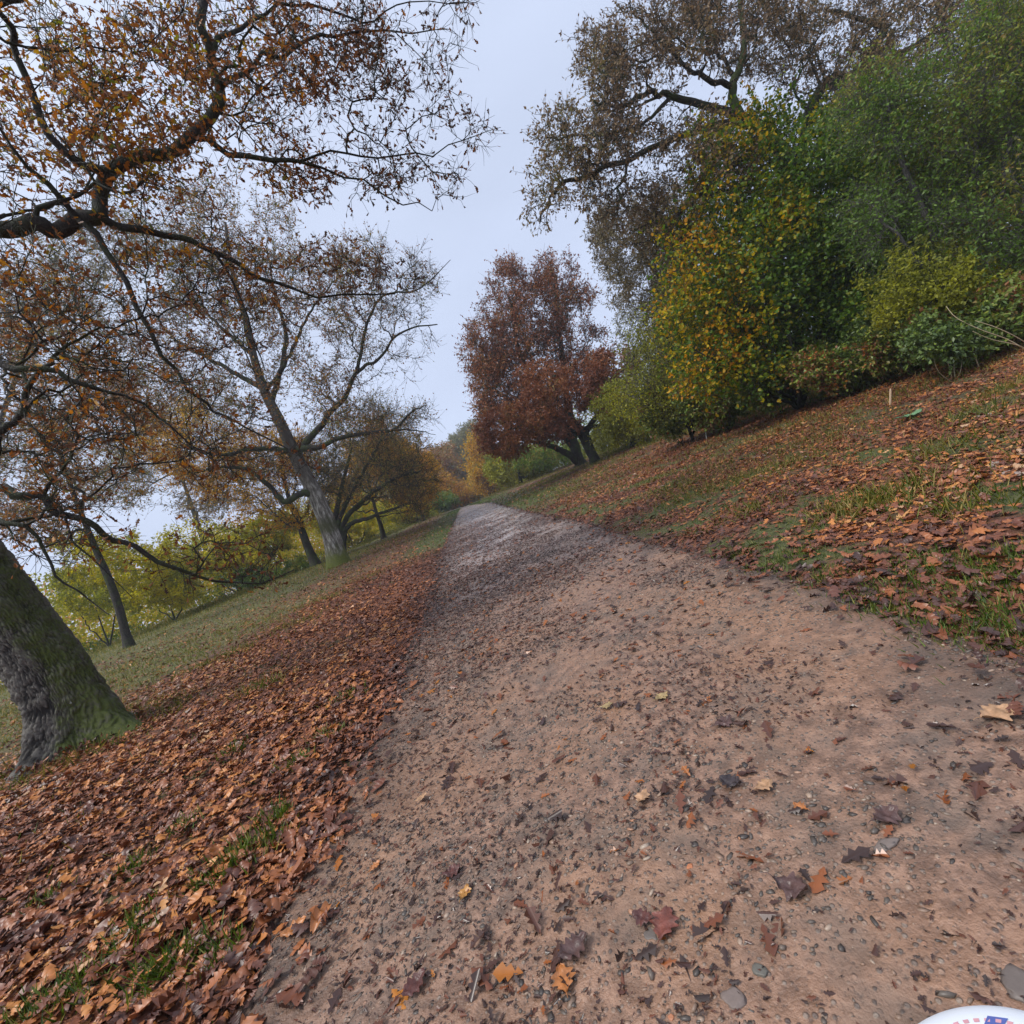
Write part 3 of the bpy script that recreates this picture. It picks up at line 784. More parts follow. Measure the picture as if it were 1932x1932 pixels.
# ---- the big leaning oak in the left foreground
B1 = foot(150, 1392, 6.0)
def near_trunk(root):
    ax = W([(165, 1378, 6.0), (112, 1285, 5.95), (15, 1160, 5.85), (-120, 990, 5.7), (-230, 780, 5.6), (-330, 560, 5.5)])
    ax[0] = B1; ax[0, 2] -= .12
    C = smooth_line(ax, 260); h = np.concatenate([[0], np.cumsum(np.linalg.norm(np.diff(C, axis=0), axis=1))])
    K = 300; tg = norm(np.gradient(C, axis=0)); u = np.array([1., 0, 0]); V = []
    th = np.arange(K)*2*math.pi/K
    for i in range(len(C)):
        u = u-tg[i]*np.dot(u, tg[i]); u /= np.linalg.norm(u); w = np.cross(tg[i], u)
        rr = .335*(1-.04*h[i])+0*th
        fl = np.exp(-max(h[i]-.05, 0)/.30)
        ex_ = np.cos(th)*u[0]+np.sin(th)*w[0]; rr = rr+fl*.26*np.clip(ex_, 0, 1)**2
        lobes = .5+.5*np.cos(th*4+.9)+.35*np.cos(th*7+2.1)
        rr = rr+fl*(.12+.30*np.clip(lobes, 0, 1.4)**1.5)+.035*np.cos(th*3+h[i]*1.3)+.03*np.cos(th*2-h[i]*.8)
        ring = C[i]+rr[:, None]*(np.cos(th)[:, None]*u+np.sin(th)[:, None]*w)
        V.append(ring)
    V = np.array(V)
    Nn = V-C[:, None, :]; Nn = norm(Nn)
    # bark: broken plates running up the stem
    dsp = np.zeros(V.shape[:2])
    for i in range(V.shape[0]):
        for j in range(K):
            a = th[j]*.47
            p = Vector((math.cos(th[j])*9.5, math.sin(th[j])*9.5, h[i]*21.0))
            q = p+1.0*mnoise.noise_vector(p*.35)
            d = mnoise.voronoi(Vector((q.x*1.35, q.y*1.35, q.z*.30)))[0]
            crack = min((d[1]-d[0])*2.2, 1.0)**.7
            dsp[i, j] = .030*crack+.008*mnoise.noise(p*2.7)+.03*mnoise.noise(p*.23)
    V = V+Nn*dsp[..., None]
    n = len(C); i, j = np.meshgrid(np.arange(n-1), np.arange(K), indexing='ij'); j2 = (j+1) % K
    F = np.stack([i*K+j, i*K+j2, (i+1)*K+j2, (i+1)*K+j], -1).reshape(-1, 4)
    tm, t, b, out = mat('rugged_mossy_oak_bark')
    cav = attr(t, 'cav'); ms = attr(t, 'moss')
    n1 = tnoise(t, 34, 4, .65); n2 = tnoise(t, 7, 4, .6)
    c = mixc(t, ramp(t, n1, [(.3, (0, 0, 0)), (.7, (1, 1, 1))]), (.055, .048, .040), (.19, .175, .15))
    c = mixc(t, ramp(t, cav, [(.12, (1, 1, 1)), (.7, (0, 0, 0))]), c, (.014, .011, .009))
    mc = mixc(t, n1, (.012, .020, .003), (.105, .135, .012))
    mf = math_(t, 'ADD', math_(t, 'ADD', ms, math_(t, 'MULTIPLY', math_(t, 'SUBTRACT', n2, .5), .9)), math_(t, 'MULTIPLY', math_(t, 'SUBTRACT', n1, .5), .9))
    c = mixc(t, ramp(t, mf, [(.28, (0, 0, 0)), (.66, (.95, .95, .95))]), c, mc)
    lic = tnoise(t, 3.1, 5, .75)
    c = mixc(t, ramp(t, lic, [(.69, (0, 0, 0)), (.73, (1, 1, 1))]), c, (.38, .40, .36))
    t.links.new(c, b.inputs['Base Color']); b.inputs['Roughness'].default_value = .85
    bump(t, b, n1, .7, .012)
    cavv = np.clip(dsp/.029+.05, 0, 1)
    up = Nn[..., 2]; right = Nn@np.array([.85, -.35, .45])
    moss = np.clip(.02+.50*sstep(.1, .9, right)+.8*np.exp(-h/.22)[:, None]*sstep(-.3, .6, right)+.25*np.clip(up, 0, 1), 0, 1)
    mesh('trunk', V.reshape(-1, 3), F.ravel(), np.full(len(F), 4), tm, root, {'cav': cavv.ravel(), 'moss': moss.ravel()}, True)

TR1 = W([(105, 1290, 5.95), (25, 1160, 5.85), (-110, 990, 5.7), (-230, 780, 5.6), (-330, 560, 5.5), (-360, 420, 5.5), (-340, 250, 5.6)])
skel1 = [(np.concatenate([[B1], TR1]), .45, .2),
  sk([(-340, 540, 5.5), (-160, 455, 5.3), (0, 432, 5.3), (110, 422, 5.5), (188, 408, 5.6)], .095, .082),
  sk([(188, 408, 5.6), (192, 365, 5.65), (222, 312, 5.7), (290, 292, 5.9), (362, 256, 6.0), (408, 205, 6.1), (416, 162, 6.1), (396, 108, 6.1), (388, 40, 6.0), (392, -60, 6.0)], .078, .05),
  sk([(188, 408, 5.6), (260, 432, 5.8), (350, 450, 6.1), (430, 492, 6.4), (520, 532, 6.8), (620, 556, 7.0), (745, 553, 7.2)], .050, .012),
  sk([(400, 470, 6.2), (450, 555, 6.5), (480, 640, 6.6), (500, 700, 6.6)], .022, .008),
  sk([(150, 415, 5.5), (205, 478, 5.6), (262, 580, 5.7), (320, 690, 5.8), (382, 760, 6.0), (440, 800, 6.1), (560, 855, 6.2)], .038, .010),
  sk([(375, 262, 6.0), (440, 297, 6.2), (550, 302, 6.5), (650, 328, 6.8), (745, 378, 7.0), (815, 398, 7.1)], .032, .007),
  sk([(570, 303, 6.6), (640, 285, 6.8), (720, 300, 7.0), (810, 290, 7.2), (880, 262, 7.3), (945, 240, 7.4)], .016, .004),
  sk([(416, 165, 6.1), (455, 135, 6.3), (540, 98, 6.6), (620, 70, 6.9), (730, 62, 7.1), (850, 55, 7.3)], .035, .005),
  sk([(400, 110, 6.1), (460, 40, 6.4), (560, 10, 6.7), (680, 40, 7.0), (760, 10, 7.2), (880, 5, 7.4)], .03, .005),
  sk([(230, 310, 5.7), (160, 320, 5.5), (90, 240, 5.2), (30, 90, 5.0), (0, 30, 4.8), (-60, -80, 4.8)], .05, .02),
  sk([(150, 410, 5.5), (80, 330, 5.2), (40, 300, 5.0), (-40, 180, 4.6)], .035, .012),
  sk([(-150, 960, 5.7), (-60, 920, 5.3), (20, 922, 5.2), (100, 958, 5.3), (190, 1003, 5.5), (300, 1055, 5.8), (390, 1090, 6.1), (470, 1100, 6.4), (555, 1075, 6.7)], .060, .007),
  sk([(-140, 950, 5.6), (-40, 960, 5.0), (60, 1000, 5.0), (95, 1060, 5.0), (120, 1110, 5.0), (205, 1160, 5.1)], .034, .006),
  sk([(120, 968, 5.3), (150, 1035, 5.3), (190, 1070, 5.3), (250, 1128, 5.4)], .018, .005),
  sk([(-300, 600, 5.5), (-140, 660, 5.0), (20, 690, 4.8), (150, 720, 5.0), (270, 760, 5.3), (380, 850, 5.6)], .05, .008),
  sk([(-330, 400, 5.5), (-220, 200, 4.8), (-60, 60, 4.6), (60, -60, 4.8)], .09, .03),
]
blobs1 = [(120, 190, 240, 240, 3.8, 7.0, 480), (420, 110, 250, 150, 4.8, 7.6, 520), (690, 110, 190, 130, 6.2, 8.0, 300), (640, 300, 190, 90, 6.2, 7.8, 210), (820, 130, 60, 120, 6.6, 7.8, 50), (890, 250, 50, 36, 7.0, 7.6, 22), (850, 340, 45, 40, 6.8, 7.4, 26), (870, 10, 40, 40, 6.8, 7.6, 16),
  (300, 330, 200, 110, 4.8, 7, 160), (90, 560, 230, 190, 3.8, 7.0, 330), (380, 560, 230, 130, 5.2, 7.6, 210), (640, 520, 160, 60, 6.6, 7.6, 110), (280, 770, 230, 150, 4.8, 7.4, 210), (90, 830, 180, 150, 3.9, 6.8, 200),
  (430, 860, 170, 70, 5.4, 6.9, 90), (400, 1050, 170, 55, 5.4, 6.9, 110), (120, 1010, 140, 70, 4.6, 5.8, 60), (-250, 100, 200, 300, 4, 7, 160), (250, -120, 400, 90, 4.5, 7.5, 200)]
def lp1(p):
    # the outer right twigs have lost most of their leaves
    d = (p-CAM)@FW; x = ((p-CAM)@XI)/d*FPX+CX
    q = CY-((p-CAM)@YI)/d*FPX
    g = fbm(x*.012, q*.012, 1.0, 2, 15)
    return np.clip((.80-.36*sstep(620, 860, x))*(1-.45*sstep(380, 620, q))*np.clip(.45+1.3*(g-.25), .3, 1.1), .12, 1)
def rn1(p, rn):
    d = (p-CAM)@FW; x = ((p-CAM)@XI)/d*FPX+CX
    rn = np.random.default_rng(2).random(len(rn))*.62+.38*rn; q = CY-((p-CAM)@YI)/d*FPX
    return np.clip(rn-.38*sstep(450, 800, x)-.14*sstep(420, 700, q), 0, 1)
tree('leaning_oak', 'large leaning oak with a rugged mossy trunk and orange leaves, nearest the camera', 'oak tree', skel1, blobs1,
     B['twig'], L['orange'], tip=.0042, twig=.27, ntw=3, nlv=3, lsize=.078, kind='oak6', seed=4, bf=.12, expo=2.25, trunk_mesh=near_trunk,
     leaf_prob=lp1, dense_rnd=rn1, droop=.35, gnarl=.12)

# ---- the oak with the pale, moss-collared trunk in the middle on the left
B2 = foot(640, 1068, 26.5)
def t2bark():
    m, t, b, out = mat('lichened_mossy_bark')
    c = t.nodes.new('ShaderNodeTexCoord'); sp = t.nodes.new('ShaderNodeSeparateXYZ'); t.links.new(c.outputs['Object'], sp.inputs[0])
    n1 = tnoise(t, 7, 5, .7, stretch=(1, 1, .22)); n2 = tnoise(t, 2.6, 5, .7); n3 = tnoise(t, 14, 4, .7)
    base = ramp(t, n1, [(.36, (.045, .036, .028)), (.5, (.17, .15, .125)), (.62, (.42, .40, .35))])
    h = math_(t, 'ADD', math_(t, 'SUBTRACT', sp.outputs[2], float(B2[2])), math_(t, 'MULTIPLY', math_(t, 'SUBTRACT', n2, .5), 1.6))
    foot_ = ramp(t, math_(t, 'DIVIDE', h, 4.0), [(.08, (1, 1, 1)), (.30, (0, 0, 0))])
    col_ = ramp(t, math_(t, 'DIVIDE', h, 4.0), [(.44, (0, 0, 0)), (.50, (1, 1, 1)), (.58, (1, 1, 1)), (.68, (0, 0, 0))])
    upm = ramp(t, math_(t, 'DIVIDE', h, 10.0), [(.3, (0, 0, 0)), (.7, (.85, .85, .85))])
    base = mixc(t, upm, base, (.06, .05, .04))
    mc = mixc(t, n3, (.04, .05, .01), (.20, .22, .03))
    x_ = mixc(t, math_(t, 'MULTIPLY', col_, .75), base, (.06, .065, .018)); x_ = mixc(t, foot_, x_, mc)
    t.links.new(x_, b.inputs['Base Color']); b.inputs['Roughness'].default_value = .9; bump(t, b, n1, .9, .05)
    return m
tree('oak_tree', 'tall oak with a pale lichened trunk and mossy foot on the left of the path', 'oak tree',
     [sk([(622, 1000, 26.5), (596, 935, 26.5), (570, 885, 26.5), (552, 848, 26.5), (525, 790, 26.5), (498, 735, 26.7), (478, 670, 27), (462, 600, 27), (440, 520, 27), (425, 420, 27)], .52, .07, B2),
      sk([(596, 935, 26.5), (571, 930, 26), (540, 946, 25.5), (515, 925, 25.4), (486, 898, 25), (440, 880, 25), (390, 885, 25)], .20, .06),
      sk([(556, 855, 26.5), (511, 846, 26), (460, 850, 25.6), (411, 858, 25.4), (340, 840, 25)], .18, .05),
      sk([(552, 848, 26.5), (599, 843, 26), (636, 828, 26), (686, 818, 26), (744, 810, 26), (776, 778, 26), (800, 765, 26)], .17, .03),
      sk([(744, 810, 26), (780, 812, 26), (822, 820, 26)], .06, .015),
      sk([(560, 860, 26.5), (600, 810, 26.5), (625, 775, 26.5), (650, 750, 26.5), (675, 700, 26.5), (712, 680, 26.5), (760, 625, 26), (825, 612, 26)], .19, .03),
      sk([(512, 760, 26.6), (540, 650, 27), (520, 560, 27), (505, 480, 27)], .16, .04),
      sk([(500, 740, 26.6), (530, 700, 26), (560, 640, 26), (590, 580, 26), (640, 520, 26)], .13, .03),
      sk([(675, 700, 26.5), (690, 620, 26.5), (720, 560, 26.5), (790, 545, 26), (850, 490, 26)], .10, .018),
      sk([(498, 735, 26.7), (420, 690, 27), (330, 640, 27.5), (270, 560, 28)], .15, .04),
      sk([(478, 670, 27), (400, 600, 27.5), (350, 520, 28)], .12, .03)],
     [(560, 600, 230, 150, 22, 31, 520), (430, 430, 130, 110, 24, 30, 320), (700, 520, 130, 90, 23, 29, 260), (380, 660, 190, 140, 24, 32, 330), (740, 640, 95, 90, 24, 28, 60), (800, 520, 60, 50, 25, 28, 30),
      (660, 790, 130, 50, 23, 28, 70), (790, 790, 40, 40, 25, 27, 30), (430, 860, 110, 60, 23, 27, 110), (540, 740, 150, 70, 22, 30, 160)],
     B['dark'], L['brown'], tip=.009, twig=.8, ntw=3, nlv=4, lsize=.13, seed=12, bf=.2, expo=2.2, trunkmat=t2bark(), flare=.45,
     leaf_prob=lambda p: np.clip(.85-.6*sstep(640, 760, ((p-CAM)@XI)/((p-CAM)@FW)*FPX+CX), .15, 1))

def simple(name, label, cat, foot_, stem, blobs, bark, leafm, r=.2, group=None, **kw):
    """stem: traced line of the trunk above its foot; a single line, or a list of them for several stems"""
    lines_ = stem if isinstance(stem[0], list) else [stem]
    skl = [(np.concatenate([[foot_], W(lines_[0])]), r, r*.35)]
    for s_ in lines_[1:]:
        w_ = W(s_); skl.append((np.concatenate([[foot_+(w_[0]-foot_)*.06], w_]), r*.8, r*.25))
    return tree(name, label, cat, skl, blobs, bark, leafm, group=group, **kw)
G_LEFT = 'trees standing on the left meadow'
far = dict(tip=.012, twig=1.0, ntw=3, nlv=5, thin_k=3, expo=2.2, bf=.2)
simple('oak_tree', 'spreading bare-twigged tree close behind the pale trunk, its limbs fanning low', 'tree', foot(640, 1035, 37),
   [[(632, 1000, 37), (640, 940, 37), (660, 860, 37)], [(650, 985, 37), (690, 940, 36), (750, 900, 35), (790, 890, 35)], [(655, 995, 37), (700, 975, 36), (770, 950, 36)], [(628, 985, 37), (600, 930, 38), (570, 880, 38)], [(640, 985, 37), (680, 900, 37), (720, 830, 37)]],
   [(680, 860, 125, 95, 30, 44, 330), (770, 890, 65, 85, 31, 43, 130), (600, 900, 100, 80, 33, 43, 140), (720, 780, 85, 50, 33, 41, 80), (790, 950, 40, 40, 32, 40, 30)], B['dark'], L['olive'], .30, G_LEFT, seed=21, lsize=.14, tip=.013, twig=1.7, ntw=3, nlv=4, thin_k=3, expo=2.2, bf=.2)
simple('oak_tree', 'dark-stemmed tree standing just left of the pale trunk', 'tree', foot(594, 1062, 38),
   [(578, 1025, 38), (561, 975, 38), (548, 950, 38), (535, 900, 38)], [(470, 880, 150, 90, 33, 44, 420), (350, 840, 120, 90, 35, 44, 260), (520, 960, 90, 40, 34, 40, 120)], B['dark'], L['gold'], .36, G_LEFT, lrange=(.1, 1), seed=22, lsize=.17, **far)
simple('oak_tree', 'slender dark trunk under a golden crown at the meadow edge', 'tree', foot(725, 1018, 46),
   [(718, 990, 46), (711, 970, 46), (700, 930, 46), (690, 880, 46)], [(720, 850, 80, 70, 41, 51, 300), (770, 930, 60, 40, 42, 50, 200), (660, 930, 60, 40, 44, 50, 100)], B['dark'], L['gold'], .25, G_LEFT, seed=23, lsize=.2, **far)
simple('maple_tree', 'rounded orange tree closing the left row, nearest the distant bend', 'tree', foot(800, 985, 62),
   [(792, 950, 62), (785, 920, 62), (775, 890, 62)], [(790, 905, 42, 58, 54, 68, 420), (760, 880, 40, 50, 56, 68, 180)], B['dark'], L['gold'], .25, G_LEFT, seed=24, lsize=.26, lrange=(.25, .85), **far)
simple('oak_tree', 'crooked tree with a pale patch low on its trunk, far left behind the leaning oak', 'tree', foot(240, 1212, 20),
   [(222, 1139, 20), (200, 1080, 20), (186, 1049, 20), (168, 1005, 20), (140, 935, 20), (110, 850, 20), (70, 760, 20)], [(120, 800, 200, 150, 16, 25, 420), (40, 640, 150, 150, 17, 25, 260), (250, 700, 130, 130, 18, 25, 200), (150, 930, 130, 60, 17, 22, 100), (60, 990, 90, 50, 16, 21, 120)],
   B['dark'], L['brown'], .17, G_LEFT, seed=25, lsize=.12, tip=.007, twig=.7, ntw=3, nlv=4, expo=2.2, bf=.2, trunkmat=B['dark'])
simple('oak_tree', 'thin high-crowned tree whose fine twigs fill the left edge', 'tree', foot(60, 1290, 27),
   [(40, 1190, 27), (10, 1080, 27), (-20, 960, 27), (0, 800, 27), (60, 640, 27)], [(80, 620, 190, 150, 22, 32, 360), (250, 520, 160, 130, 23, 32, 260), (0, 850, 180, 130, 23, 31, 250), (170, 470, 160, 80, 23, 32, 150)],
   B['grey'], L['grey'], .26, G_LEFT, seed=26, lsize=.15, tip=.008, twig=.9, ntw=3, nlv=4, expo=2.2, bf=.2)
simple('oak_tree', 'pale grey tree in the background between the leaning oak and the tall oak', 'tree', foot(420, 1130, 52),
   [(390, 1040, 52), (360, 950, 52), (330, 860, 52)], [(330, 800, 140, 120, 46, 58, 330), (250, 900, 130, 80, 46, 58, 220), (420, 940, 100, 60, 46, 56, 150)], B['grey'], L['olive'], .35, G_LEFT, seed=27, lsize=.22, tip=.014, twig=1.4, ntw=3, nlv=4, expo=2.2, bf=.2)
G_Y = 'yellow shrubs along the far edge of the left meadow'
bush = dict(tip=.006, twig=.5, ntw=3, nlv=7, expo=2.2, bf=.1, flare=0)
for k, (px, py, d, bl, lab) in enumerate([
   (200, 1205, 30, [(190, 1110, 100, 60, 26, 33, 380), (150, 1040, 70, 40, 27, 32, 120)], 'yellow shrub behind the trunk with the pale patch'),
   (330, 1170, 34, [(320, 1090, 90, 60, 30, 38, 380), (270, 1040, 70, 40, 31, 37, 130)], 'yellow-green shrub between the pale-patched trunk and the sagging branch tips'),
   (450, 1120, 42, [(445, 1040, 90, 55, 38, 47, 380), (520, 1000, 60, 40, 39, 46, 150)], 'yellow shrub left of the dark-stemmed tree'),
   (670, 1045, 58, [(660, 985, 80, 38, 53, 63, 330)], 'yellow shrub low behind the pale moss-footed trunk'),
   (790, 995, 74, [(760, 968, 50, 20, 70, 78, 220)], 'dull gold shrub beneath the orange tree at the meadow corner')]):
    simple('yellow_shrub', lab, 'shrub', foot(px, py, d), [[(px-8, py-25, d), (px-20, py-60, d)], [(px+15, py-30, d), (px+20, py-60, d)], [(px-30, py-20, d), (px-50, py-50, d)]], bl, B['twig'], L['yellow'], .06*d/30, G_Y, seed=31+k, lsize=.16*d/30, **bush)
simple('dark_shrub', 'low dark shrub under the sagging tips of the leaning oak', 'shrub', foot(500, 1108, 40), [[(495, 1090, 40), (490, 1080, 40)], [(530, 1085, 40), (540, 1080, 40)]],
   [(480, 1090, 70, 20, 37, 43, 260), (560, 1065, 40, 18, 38, 42, 110)], B['twig'], L['dark'], .06, None, seed=38, lsize=.18, **bush)
simple('dark_shrub', 'low dark shrub in the hazy gap at the end of the left meadow', 'shrub', foot(835, 965, 95), [[(832, 955, 95), (830, 945, 95)]],
   [(832, 948, 32, 18, 88, 100, 260), (790, 968, 30, 12, 86, 96, 120)], B['twig'], L['dark'], .1, None, seed=39, lsize=.4, tip=.012, twig=1, ntw=3, nlv=6, bf=.1, flare=0)

# ---- far trees in the haze
G_H = 'hazy trees beyond the crest of the path'
hz = dict(tip=.022, twig=2.2, ntw=3, nlv=6, expo=2.2, bf=.2, flare=.2)
simple('far_tree', 'hazy orange-brown tree beyond the crest, left of the grey-green one', 'tree', foot(838, 955, 125), [(830, 920, 125), (822, 890, 125)], [(835, 882, 34, 48, 112, 138, 420), (815, 900, 25, 40, 115, 135, 150)], B['grey'], L['brown'], .4, G_H, seed=41, lsize=.55, lrange=(.3, .9), **hz)
simple('far_tree', 'hazy grey-green tree standing over the end of the path', 'tree', foot(888, 948, 140), [(878, 910, 140), (868, 870, 140)], [(868, 868, 32, 52, 125, 155, 420), (885, 830, 22, 36, 128, 150, 150), (890, 900, 20, 40, 128, 150, 150)], B['grey'], L['grey'], .5, G_H, seed=42, lsize=.55, lrange=(.5, 1), **hz)
simple('far_tree', 'small hazy golden tree low beside the end of the path', 'tree', foot(866, 955, 105), [(863, 940, 105), (860, 925, 105)], [(866, 930, 20, 16, 98, 112, 220), (838, 915, 16, 22, 98, 112, 120)], B['grey'], L['gold'], .25, G_H, seed=43, lsize=.42, **hz)
simple('far_tree', 'dull green hazy tree rising behind the left row of trees', 'tree', foot(760, 1000, 110), [(740, 940, 110), (730, 900, 110)], [(735, 870, 60, 60, 100, 120, 260), (670, 900, 60, 60, 100, 120, 200)], B['grey'], L['grey'], .4, G_H, seed=44, lsize=.5, **hz)

# ---- right side, far: green and golden trees behind the red oaks
G_R = 'trees and shrubs of the right-hand wood edge'
simple('field_maple', 'narrow green and gold tree at the left end of the right wood edge', 'tree', foot(925, 935, 92), [(918, 900, 92), (912, 870, 92)], [(908, 885, 22, 42, 84, 99, 320), (930, 895, 25, 36, 84, 99, 220), (897, 840, 12, 26, 84, 95, 80)], B['dark'], L['gold'], .3, G_R, seed=51, lsize=.4, lrange=(.45, 1), **hz)
simple('field_maple', 'yellow-green bushy tree beneath the left skirts of the red oaks', 'tree', foot(985, 915, 66), [(978, 890, 66), (970, 870, 66)], [(960, 880, 45, 36, 60, 72, 380), (1010, 870, 50, 36, 60, 72, 330)], B['dark'], L['yellow'], .25, G_R, seed=52, lsize=.3, lrange=(0, .6), tip=.012, twig=.9, ntw=3, nlv=6, bf=.15)
simple('green_shrub', 'dark green shrub in the gap under the spreading red oak', 'shrub', foot(1040, 893, 58), [[(1035, 875, 58), (1030, 860, 58)]], [(1010, 866, 60, 24, 53, 62, 300), (1070, 850, 50, 26, 53, 62, 220)], B['twig'], L['dark'], .15, G_R, seed=53, lsize=.24, tip=.01, twig=.7, ntw=3, nlv=6, bf=.1, flare=0)

# ---- the two red oaks
simple('red_oak', 'tall russet oak with a dark upright stem and split crown, right of the path', 'oak tree', foot(1097, 878, 41),
   [[(1085, 850, 41), (1078, 800, 41), (1068, 740, 41), (1062, 680, 41), (1052, 600, 41), (1048, 520, 41)], [(1060, 850, 40.5), (1025, 838, 40), (985, 830, 39)], [(1078, 820, 41), (1020, 740, 41), (980, 660, 41), (960, 560, 41)], [(1085, 850, 41), (1040, 800, 41), (970, 760, 40), (920, 730, 40)]],
   [(965, 580, 62, 80, 37, 45, 300), (985, 680, 85, 80, 36, 45, 420), (915, 660, 48, 75, 37, 44, 300), (1005, 640, 50, 60, 37, 44, 120), (1095, 700, 50, 45, 37, 43, 200), (930, 760, 50, 100, 36, 44, 420), (1048, 530, 45, 60, 38, 44, 260), (1060, 620, 55, 70, 38, 44, 240), (1105, 560, 24, 30, 39, 43, 50), (1000, 770, 70, 60, 37, 44, 260), (955, 510, 22, 28, 39, 43, 60), (1120, 625, 30, 16, 39, 42, 30)],
   B['dark'], L['russet'], .42, seed=61, lsize=.21, tip=.012, twig=1.0, ntw=3, nlv=4, bf=.2, expo=2.2)
simple('red_oak', 'low spreading russet oak leaning left on a slim trunk, in front of the taller one', 'oak tree', foot(1124, 874, 35.5),
   [[(1112, 840, 35.5), (1105, 820, 35.5), (1090, 803, 35.5), (1065, 778, 35.5), (1050, 752, 35), (1045, 710, 35)], [(1105, 822, 35.5), (1130, 780, 35.5), (1150, 740, 35.5), (1165, 700, 35.5)], [(1100, 815, 35.5), (1140, 800, 35), (1180, 790, 35)], [(1070, 785, 35.5), (1020, 790, 34), (960, 810, 33)]],
   [(1000, 800, 105, 42, 31, 37, 420), (960, 835, 60, 26, 31, 36, 220), (1045, 725, 90, 45, 32, 38, 300), (1150, 705, 50, 48, 33, 38, 220), (1120, 745, 70, 32, 32, 37, 160), (1180, 780, 65, 18, 32, 37, 110), (1190, 680, 22, 22, 34, 37, 30)],
   B['dark'], L['russet'], .33, seed=62, lsize=.19, tip=.010, twig=.6, ntw=3, nlv=6, bf=.15, expo=2.2, lrange=(.15, 1))

# ---- right side, middle distance
simple('green_shrub', 'yellow-green thicket beside the slim trunk of the spreading red oak', 'shrub', foot(1195, 862, 33), [[(1190, 830, 33), (1180, 790, 33), (1165, 740, 33)], [(1210, 820, 33), (1215, 770, 33)], [(1230, 830, 33), (1240, 790, 33)]],
   [(1180, 770, 70, 55, 30, 36, 420), (1230, 800, 60, 45, 29, 35, 330), (1150, 820, 40, 30, 31, 36, 160)], B['twig'], L['yellow'], .08, G_R, seed=71, lsize=.15, lrange=(0, .75), **bush)
simple('willow_tree', 'wispy pale-leaved tree between the red oaks and the large right oak', 'tree', foot(1290, 835, 27), [[(1265, 770, 27), (1235, 690, 27), (1205, 610, 27)], [(1290, 760, 27), (1275, 680, 27), (1240, 600, 27)]],
   [(1215, 640, 65, 65, 24, 30, 160), (1235, 720, 65, 55, 24, 30, 210), (1190, 580, 50, 40, 25, 29, 60), (1270, 780, 50, 50, 25, 29, 160)], B['grey'], L['grey'], .1, G_R, seed=72, lsize=.11, lrange=(.4, 1), tip=.006, twig=.6, ntw=3, nlv=4, expo=2.2, bf=.2)
simple('ivy_clad_tree', 'dark bushy tree hanging below the lowest limb of the large right oak', 'tree', foot(1360, 800, 24), [[(1330, 720, 24), (1290, 620, 24), (1240, 520, 24), (1190, 450, 24)], [(1340, 700, 24), (1330, 600, 24), (1300, 500, 24)]],
   [(1180, 450, 75, 85, 20, 27, 360), (1230, 540, 90, 80, 20, 27, 420), (1290, 600, 90, 90, 20, 27, 380), (1280, 430, 90, 90, 20, 27, 300), (1290, 710, 60, 60, 21, 26, 220)], B['twig'], L['grey'], .2, G_R, seed=73, lsize=.13, tip=.007, twig=.55, ntw=3, nlv=6, expo=2.2, bf=.15, lrange=(0, .7))
# ---- backing wood
for k, (px, py, d, bl, lab) in enumerate([
   (1560, 760, 21, [(1450, 520, 200, 200, 18, 25, 420), (1400, 640, 150, 130, 18, 24, 260)], 'dim green tree deep in the wood behind the yellowing hazel'),
   (1900, 660, 19, [(1720, 330, 220, 220, 16, 23, 420), (1680, 560, 180, 130, 16, 22, 300)], 'dim green tree deep in the wood behind the hawthorn'),
   (2150, 560, 15, [(1980, 250, 180, 250, 12, 18, 380), (2000, 500, 150, 150, 12, 17, 220)], 'dim green tree at the right edge of the wood')]):
    simple('woodland_tree', lab, 'tree', foot(px, py, d), [(px-50, py-120, d), (px-90, py-240, d), (px-130, py-360, d)], bl, B['dark'], L['dark'], .22, 'dim trees deep in the right wood', seed=81+k, lsize=.17, tip=.008, twig=.7, ntw=3, nlv=7, expo=2.2, bf=.15)

